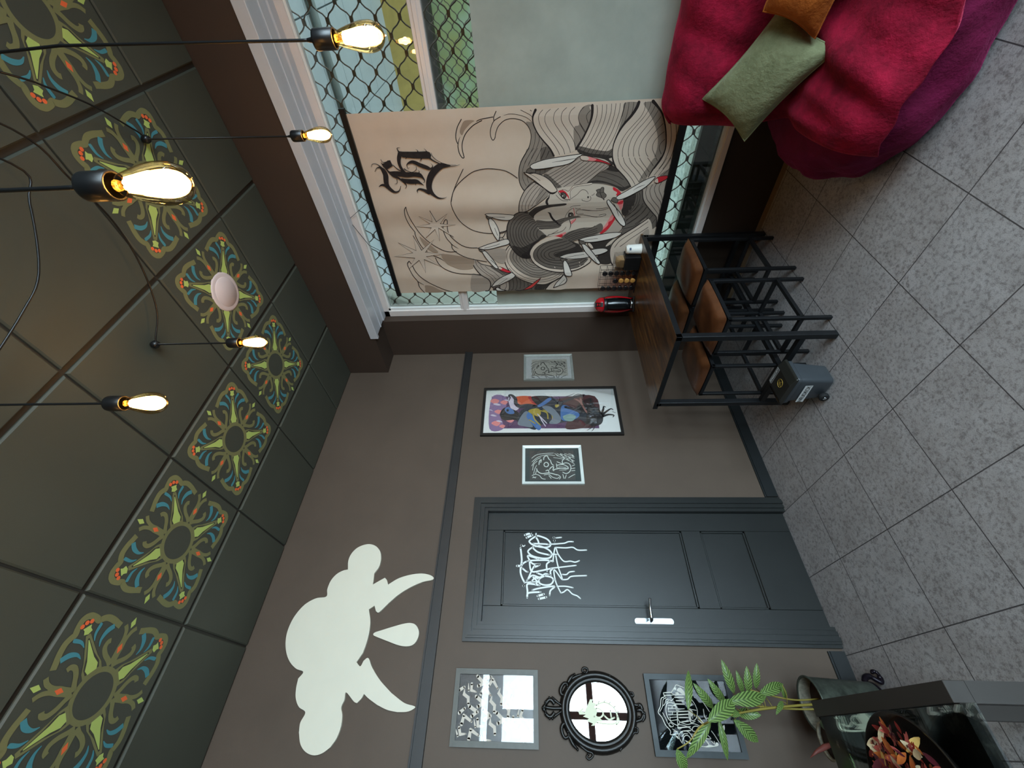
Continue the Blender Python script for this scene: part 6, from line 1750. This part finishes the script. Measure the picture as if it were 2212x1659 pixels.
RK = (-0.045, -0.868, TZ)
rk = thing('capsule_rack', 'black wire rack holding coffee capsules on the table beside the coffee machine', 'rack', RK)
wr_ = MB()
RH, RW = 0.285, 0.095
for y in (-RW, -RW/3, RW/3, RW):
    for x in (-0.03, 0.03): wr_.tube([(x, y, 0.006), (x, y, RH)], 0.0018, 6)
for z in (0.006, 0.05, 0.095, 0.14, 0.185, 0.23, RH):
    for x in (-0.03, 0.03): wr_.tube([(x, -RW, z), (x, RW, z)], 0.0014, 6)
    for y in (-RW, RW): wr_.tube([(-0.03, y, z), (0.03, y, z)], 0.0014, 6)
wr_.build('wire_frame', M_PLASTIC, rk)
MB().box(-0.05, 0.05, -RW-0.02, RW+0.02, 0, 0.006).build('rack_base', M_PLASTIC, rk)
def capsule(mat, label, y, z, group):
    t = thing('coffee_capsule', label, 'capsule', (RK[0]-0.036, RK[1]+y, RK[2]+z), 0, group)
    b = MB().lathe([(0.010, 0.026), (0.013, 0.022), (0.0165, 0.008), (0.0175, 0.003), (0.0205, 0.002), (0.0205, 0.0), (0.018, -0.001), (0.001, -0.001)], 20)
    b.v = [(z_-0.012, x, y_) for x, y_, z_ in b.v]
    b.build('cup', mat, t)
    l_ = MB().lathe([(0.001, -0.0018), (0.016, -0.0016), (0.018, -0.001)], 20); l_.v = [(z_-0.012, x, y_) for x, y_, z_ in l_.v]
    l_.build('foil_lid', mat, t)
    return t
c0 = capsule(M_CAP, 'dark coffee capsule held in the outer columns of the wire rack', -0.07, 0.030, 'dark capsules in the wire rack')
c1 = capsule(M_CAPT, 'tan coffee capsule in the lower middle of the wire rack', 0.0, 0.030, 'tan capsules in the wire rack')
for y in (-0.07, 0.07):
    for k in range(6):
        if (y, k) == (-0.07, 0): continue
        o = copy_tree(c0); o.location = (RK[0]-0.036, RK[1]+y, RK[2]+0.030+k*0.045)
for k in (1, 2):
    o = copy_tree(c1); o.location = (RK[0]-0.036, RK[1], RK[2]+0.030+k*0.045)
o = copy_tree(c0); o.location = (RK[0]-0.036, RK[1], RK[2]+0.030+3*0.045); o['label'] = 'single dark coffee capsule on top of the three tan ones in the rack'

bxp = (-0.060, -1.030, TZ)
bxo = thing('napkin_box', 'open black box of wooden stirrers between the capsule rack and the paper cups', 'box', bxp)
b_ = MB().box(-0.05, 0.05, -0.055, 0.055, 0.002, 0.12); bevel(b_.build('box', M_PLASTIC, bxo), 0.004)
MB().box(-0.046, 0.046, -0.050, 0.050, 0.12, 0.19).build('clear_sleeve', M_CLEARP, bxo)
stt = MB()
for k in range(14): stt.box(-0.036+0.005*k, -0.033+0.005*k, -0.030+0.002*(k % 3), 0.035, 0.121, 0.150+0.009*((k*5) % 4))
s_ = stt.build('wooden_stirrers', M_BEIGE, bxo); s_['kind'] = 'stuff'
cu = thing('paper_cups', 'short stack of white paper cups upside down at the window corner of the table', 'cup', (-0.045, -1.118, TZ))
MB().lathe([(0.037, 0.0), (0.039, 0.002), (0.037, 0.005), (0.0335, 0.092), (0.0345, 0.094), (0.0345, 0.098), (0.0325, 0.1), (0.0275, 0.112), (0.026, 0.113), (0.001, 0.113)], 28).build('cup_stack', M_CUP, cu)
MB().grid(lambda u, v: (0.0352*math.cos(3.5+u*0.5)-0.0, 0.0352*math.sin(3.5+u*0.5), 0.080+v*0.014), 5, 2).build('printed_mark', plain('blue_grey_print', '4a5468', 0.6), cu)

# ------------------------------------------------------------------ bean bag chair with throw and cushions
bg_c = (-0.40, -2.40, 0)
bb = thing('bean_bag_chair', 'big maroon bean bag chair slumped against the window wall', 'bean bag', bg_c)
def wr(a, z, s): return 0.012*math.sin(a*7+z*9+s)+0.009*math.sin(a*13-z*17+s*2)+0.006*math.sin(a*23+z*31)
def seatf(u, v):
    a = 2*PI*u; prof = [(0.44, 0.004), (0.505, 0.02), (0.545, 0.09), (0.553, 0.18), (0.535, 0.27), (0.48, 0.345), (0.36, 0.385), (0.18, 0.392), (0.0, 0.390)]
    k = v*(len(prof)-1); i = min(len(prof)-2, int(k)); t = k-i
    r = prof[i][0]*(1-t)+prof[i+1][0]*t; z = prof[i][1]*(1-t)+prof[i+1][1]*t
    ca, sa = math.cos(a), math.sin(a)
    e = (abs(ca)**2.5+abs(sa)**2.5)**(-1/2.5)
    fl = wr(a, z, 0)*min(1, r/0.3)*(1-abs(z-0.2)/0.5)
    r2 = r*(0.35+0.65*e)+fl
    x = r2*ca; y = r2*sa*1.06
    x = min(x, 0.478)   # flattened by the wall
    return (x, y, z)
s_ = MB().grid(seatf, 96, 40).build('seat_bag', M_MAROON, bb)
def backf(u, v):
    a = 2*PI*u; b = (v-0.5)*PI
    def se(c, e): return math.copysign(abs(c)**e, c)
    x = 0.33+0.145*se(math.cos(b), 0.7)*se(math.cos(a), 0.75)
    y = -0.14+0.50*se(math.cos(b), 0.6)*se(math.sin(a), 0.7)
    z = 0.53+0.37*se(math.sin(b), 0.75)
    return (x-0.05*(z-0.35)+0.0+wr(a, z, 2)*0.4, y+wr(a, z, 4)*0.5, z)
MB().grid(backf, 72, 36).build('back_bag', M_MAROON, bb)

th = thing('throw_blanket', 'crimson plush throw draped over the back and seat of the bean bag', 'blanket', bg_c)
def throw(u, v):
    # u across (left to right as you sit), v from behind the back down to the front hem
    y = 0.425-1.10*u
    path = [(0.455, 0.62), (0.452, 0.80), (0.435, 0.905), (0.36, 0.945), (0.25, 0.925), (0.185, 0.85), (0.150, 0.72), (0.118, 0.58), (0.075, 0.47), (0.0, 0.425), (-0.14, 0.428), (-0.30, 0.418), (-0.43, 0.385), (-0.52, 0.325), (-0.565, 0.25)]
    k = v*(len(path)-1); i = min(len(path)-2, int(k)); t = k-i
    p0, p1, p2, p3 = [path[max(0, min(len(path)-1, i+d))] for d in (-1, 0, 1, 2)]
    xz = [0.5*(2*p1[d]+(p2[d]-p0[d])*t+(2*p0[d]-5*p1[d]+4*p2[d]-p3[d])*t*t+(3*p1[d]-p0[d]-3*p2[d]+p3[d])*t**3) for d in (0, 1)]
    x, z = xz
    onback = max(0.0, min(1.0, (0.62-v)/0.12))
    onseat = 1-onback
    # left hem: full width on the back, pulled in on the seat
    y -= onseat*0.09*(1-u)
    # rounded left end of the back, wrapping round it
    edge = max(0.0, 1-u/0.10)
    x += onback*edge*edge*0.10*(1 if x < 0.33 else -0.4)
    z -= onback*edge*edge*0.05*(1 if z > 0.55 else 0)
    # follow the round front of the bag
    f = max(0.0, (v-0.68)/0.32)
    yc = y+0.02
    x += f*0.60*yc*yc*1.1-f*0.02
    z -= onseat*max(0.0, (u-0.0))*0.0
    ed2 = max(0.0, 1-u/0.06)*onseat
    z -= ed2*0.04
    n = 0.010*math.sin(u*21+v*9)+0.008*math.sin(u*9-v*33)+0.006*math.sin(u*41+v*25)
    fold = 0.020*math.exp(-((u-0.16+0.25*(v-0.8))/0.05)**2)*onseat+0.016*math.exp(-((u-0.30+0.4*(v-0.8))/0.05)**2)*onseat
    nx = -0.6*onback
    return (x+nx*n*1.2, y, z+n*(1 if onseat > 0.5 else 0.4)+fold)
tm = MB().grid(throw, 80, 110).build('blanket', M_PLUSH, th)
so = tm.modifiers.new('pile', 'SOLIDIFY'); so.thickness = 0.020; so.offset = 0.2

def cushion(name, label, cat, corners, thick, mat, pw=5, n=26):
    c = [Vector(p) for p in corners]
    ctr = sum(c, Vector())/4
    nrm = (c[1]-c[0]).cross(c[3]-c[0]).normalized()
    t = thing(name, label, cat, ctr)
    def P(u, v, s):
        p = (c[0]*(1-u)+c[1]*u)*(1-v)+(c[3]*(1-u)+c[2]*u)*v
        a, b = abs(2*u-1), abs(2*v-1)
        pull = 0.10*((1-a**2)*b**3+(1-b**2)*a**3)
        p = p+(ctr-p)*pull
        h = ((1-a**2.6)*(1-b**2.6))**0.55
        crease = 0.10*math.sin(u*19+v*13)*(a*b)+0.05*math.sin(u*31-v*27)*(a**2+b**2)*0.5
        return tuple(p-ctr+nrm*s*thick*(h*(1+crease)))
    m = MB(); m.grid(lambda u, v: P(u, v, 1), n, n); m.grid(lambda u, v: P(u, v, -1), n, n)
    m.build('cover', mat, t)
    sm = MB(); loop = [P(i/n, 0, 0) for i in range(n)]+[P(1, i/n, 0) for i in range(n)]+[P(1-i/n, 1, 0) for i in range(n)]+[P(0, 1-i/n, 0) for i in range(n)]
    sm.tube(loop, 0.0035, 6, closed=True).build('seam', mat, t)
    return t
cushion('cushion', 'sage green velvet cushion leaning in the corner of the bean bag', 'cushion', [(-0.250, -2.130, 0.800), (-0.430, -1.975, 0.585), (-0.640, -2.395, 0.420), (-0.400, -2.520, 0.600)], 0.085, M_VELVET_G)
cushion('cushion', 'rust orange velvet cushion overlapping the green one', 'cushion', [(-0.60, -2.425, 0.515), (-0.44, -2.500, 0.700), (-0.36, -2.90, 0.66), (-0.66, -2.80, 0.46)], 0.085, M_VELVET_O)

# ------------------------------------------------------------------ side table with glass, bowl of dried petals
DX = -2.742
dt = thing('side_table', 'dark framed side table with a glass sheet on its black marbled top', 'table', (-3.05, -1.26, 0))
dc = (-3.05, -1.26, 0)
def D(mb, name, mat): return shift(mb, dc).build(name, mat, dt)
bevel(D(MB().box(DX-0.044, DX, -1.578, -0.938, 0.70, 0.75), 'side_frame', M_RAIL), 0.001, 1)
D(MB().box(-3.36, -3.316, -1.578, -0.938, 0.70, 0.75), 'side_frame', M_RAIL)
D(MB().box(-3.316, DX-0.044, -1.578, -0.938, 0.715, 0.738), 'tabletop', M_MARBLE)
for x in (DX-0.044, -3.36):
    for y in (-1.578, -0.982):
        D(MB().box(x, x+0.044, y, y+0.044, 0, 0.70), 'leg', M_RAIL)
D(MB().box(-3.34, DX-0.046, -1.625, -1.035, 0.7385, 0.7445), 'glass_sheet', thin_glass('table_glass', (0.80, 0.88, 0.86), 0.06, 0.01))

bw = thing('bowl', 'wide black glazed bowl standing on the glass of the side table', 'bowl', (-2.965, -1.425, 0.745))
prof = [(0.06, 0.0), (0.075, 0.004), (0.12, 0.03), (0.158, 0.062), (0.170, 0.075), (0.172, 0.078), (0.168, 0.079), (0.152, 0.066), (0.115, 0.036), (0.06, 0.012), (0.001, 0.010)]
MB().lathe(spline(prof, 3), 48, cap=False).build('bowl_shell', M_BOWL, bw)
MB().lathe([(0.001, 0.0), (0.06, 0.0)], 24, cap=False).build('foot', M_BOWL, bw)
rnd = random.Random(3)
PC = (-2.965, -1.425, 0.745)
pm = {i: MB() for i in range(6)}
for k in range(330):
    r = 0.142*math.sqrt(rnd.random()); a = rnd.random()*2*PI
    x, y = r*math.cos(a), r*math.sin(a)
    z = 0.062+0.040*(1-(r/0.15)**2)+rnd.random()*0.022
    L = rnd.uniform(0.018, 0.045); W_ = L*rnd.uniform(0.28, 0.6); d = rnd.random()*PI; tl_ = rnd.uniform(-0.6, 0.6); cu_ = rnd.uniform(0.1, 0.5)
    ca, sa = math.cos(d), math.sin(d)
    def pet(u, v):
        s = (u-0.5)*L; w_ = (v-0.5)*W_*math.sin(PI*min(0.98, max(0.02, u)))**0.7
        return (x+s*ca-w_*sa, y+s*sa+w_*ca, z+s*math.sin(tl_)+cu_*(w_*w_*30+s*s*6))
    pm[rnd.choice((0, 0, 0, 1, 1, 1, 2, 2, 3, 4, 5))].grid(pet, 5, 3)
pt = thing('dried_petals', 'heap of dried red, pink and straw petals in the black bowl', 'potpourri', PC)
pt['kind'] = 'stuff'
for i in range(6):
    pm[i].build('petals', PET[i], pt)['kind'] = 'stuff'

# ------------------------------------------------------------------ plant in a zinc pot on a cast stand
PP = (-2.702, -0.262, 0)
sd = thing('plant_stand', 'low ornate black cast-iron stand under the zinc plant pot', 'plant stand', PP)
sm_ = MB()
sm_.tube([(0.085*math.cos(a*PI/14), 0.085*math.sin(a*PI/14), 0.102) for a in range(28)], 0.009, 8, closed=True)
sm_.lathe([(0.001, 0.096), (0.08, 0.098), (0.08, 0.104), (0.001, 0.106)], 24)
sm_.build('ring', M_IRON, sd)
for k in range(4):
    a = PI/4+k*PI/2-0.5
    ca, sa = math.cos(a), math.sin(a)
    lg = MB()
    prf = spline([(0.075, 0.10), (0.112, 0.088), (0.124, 0.06), (0.108, 0.035), (0.098, 0.018), (0.118, 0.009), (0.142, 0.012), (0.148, 0.028), (0.138, 0.036)], 5)
    lg.tube([(r*ca, r*sa, z) for r, z in prf], [0.014]*12+[0.011]*14+[0.008]*(len(prf)-26), 8)
    for r, z, q in ((0.124, 0.07, 0.014), (0.120, 0.012, 0.012), (0.146, 0.022, 0.010), (0.105, 0.095, 0.013)):
        lg.lathe([(0.001, -q), (q*0.75, -q*0.6), (q, 0), (q*0.75, q*0.6), (0.001, q)], 10, (r*ca, r*sa, max(z, q)))
    lg.build('leg', M_IRON, sd)
pl = thing('potted_plant', 'striped-leaved plant growing from a mottled zinc pot by the back wall', 'plant', (PP[0], PP[1], 0.106))
MB().lathe([(0.001, 0.0), (0.088, 0.0), (0.092, 0.004), (0.108, 0.29), (0.113, 0.297), (0.113, 0.303), (0.106, 0.303), (0.104, 0.298)], 40, cap=False).build('pot', M_POT, pl)
MB().lathe([(0.103, 0.299), (0.100, 0.24)], 40, cap=False).build('pot_lining', M_POTIN, pl)
MB().lathe([(0.101, 0.245), (0.06, 0.255), (0.001, 0.258)], 30, cap=False).build('soil', M_SOIL, pl)
LEAVES = [((-2.667, -0.25, 0.757), (-2.532, -0.29, 0.79), 0.04), ((-2.664, -0.2, 0.694), (-2.57, -0.24, 0.712), 0.027), ((-2.665, -0.22, 0.674), (-2.554, -0.26, 0.661), 0.036), ((-2.641, -0.2, 0.623), (-2.538, -0.24, 0.597), 0.032), ((-2.674, -0.3, 0.657), (-2.626, -0.25, 0.505), 0.048), ((-2.709, -0.38, 0.837), (-2.685, -0.33, 0.641), 0.059), ((-2.786, -0.42, 0.965), (-2.705, -0.37, 0.805), 0.061), ((-2.706, -0.2, 0.795), (-2.608, -0.24, 0.866), 0.036), ((-2.727, -0.22, 0.866), (-2.63, -0.26, 0.948), 0.04), ((-2.74, -0.3, 1.009), (-2.578, -0.25, 0.955), 0.035), ((-2.783, -0.35, 0.932), (-2.916, -0.3, 1.063), 0.038), ((-2.774, -0.3, 0.877), (-2.917, -0.25, 0.864), 0.03), ((-2.773, -0.3, 0.808), (-2.849, -0.25, 0.704), 0.051), ((-2.744, -0.25, 0.771), (-2.752, -0.29, 0.671), 0.044), ((-2.883, -0.35, 1.108), (-2.955, -0.3, 1.076), 0.045), ((-2.637, -0.32, 0.543), (-2.687, -0.27, 0.526), 0.022), ((-2.758, -0.35, 0.79), (-2.739, -0.3, 0.83), 0.034), ((-2.697, -0.28, 0.549), (-2.752, -0.32, 0.617), 0.022)]
VIEW = Vector((-2.884, -2.85, 1.5))
P0 = Vector((PP[0], PP[1], 0.106))
ax = [Vector((PP[0]+0.0, PP[1], 0.36)), Vector((-2.715, -0.285, 0.52)), Vector((-2.735, -0.31, 0.70)), Vector((-2.765, -0.335, 0.86)), Vector((-2.80, -0.36, 0.98)), Vector((-2.855, -0.37, 1.05)), Vector((-2.883, -0.355, 1.108))]
stm = MB()
stm.tube([tuple(Vector(p)-P0) for p in spline([tuple(p) for p in ax], 6)], [0.0055]*14+[0.004]*14+[0.0025]*(len(spline([tuple(p) for p in ax], 6))-28), 8)
stm.tube([tuple(Vector(p)-P0) for p in spline([(PP[0]-0.02, PP[1]-0.01, 0.36), (-2.725, -0.27, 0.5), (-2.72, -0.29, 0.66), (-2.70, -0.30, 0.80)], 6)], 0.004, 8)
stm.tube([tuple(Vector(p)-P0) for p in spline([(PP[0]+0.02, PP[1], 0.36), (-2.69, -0.27, 0.48), (-2.675, -0.28, 0.60), (-2.655, -0.27, 0.68)], 6)], 0.0035, 8)
stm.build('stem', M_STEM, pl)
allax = [Vector(p) for p in spline([tuple(p) for p in ax], 10)]
for a, b, w_ in LEAVES:
    a, b = Vector(a), Vector(b)
    d = b-a; t = d.normalized(); L = d.length
    face = (VIEW-a).normalized()
    side = t.cross(face).normalized(); up = side.cross(t)
    lf = MB(); N, K = 16, 6
    def lp(u, v):
        wd = w_*0.5*max(0.0, math.sin(PI*min(1, u*0.98+0.02))**0.75)*(1-0.25*u)*1.15
        s = (v-0.5)*2
        p = a+d*u+side*(s*wd)+up*(abs(s)*wd*0.35+0.10*L*math.sin(PI*u)+0.0*u+0.0025*math.sin(u*40)*abs(s))
        return tuple(p-P0)
    lf.grid(lp, N, K)
    o = lf.build('leaf', M_LEAF, pl)
    uv = o.data.uv_layers.new(name='UVMap')
    for l in o.data.loops:
        k = l.vertex_index
        uv.data[l.index].uv = ((k//(K+1))/N, (k % (K+1))/K)
    near = min(allax, key=lambda p: (p-a).length)
    if (near-a).length > 0.012:
        MB().tube([tuple(p-P0) for p in (near, (near+a)/2+Vector((0, -0.004, -0.008)), a)], 0.0017, 6).build('leaf_stalk', M_STEM, pl)

# second, smaller pot half hidden behind the table frame
p2 = thing('small_plant_pot', 'small speckled pot with bare soil and a red shoot behind the side table', 'plant pot', (-2.842, -0.40, 0.0))
MB().lathe([(0.001, 0.0), (0.055, 0.0), (0.058, 0.004), (0.062, 0.02), (0.058, 0.35), (0.064, 0.46), (0.068, 0.463), (0.068, 0.47), (0.060, 0.470), (0.058, 0.464)], 32, cap=False).build('pot', M_POTIN, p2)
MB().lathe([(0.059, 0.455), (0.03, 0.463), (0.001, 0.465)], 24, cap=False).build('soil', M_SOIL, p2)
sh_ = MB().tube([(-0.01, -0.01, 0.462), (-0.02, -0.02, 0.50), (-0.035, -0.025, 0.54), (-0.055, -0.025, 0.575)], [0.009, 0.011, 0.007, 0.0015], 8)
sh_.build('red_shoot', plain('dull_red_shoot', '7a4038', 0.5, var=0.3), p2)
def sl(u, v):
    s = (v-0.5)*0.035*math.sin(PI*max(0.02, min(0.98, u)))
    return (0.03+0.06*u, -0.03+s, 0.468+0.02*math.sin(PI*u)-0.02*u)
lo_ = MB().grid(sl, 10, 4).build('leaf', plain('dull_green_leaf', '4d5f48', 0.5), p2)
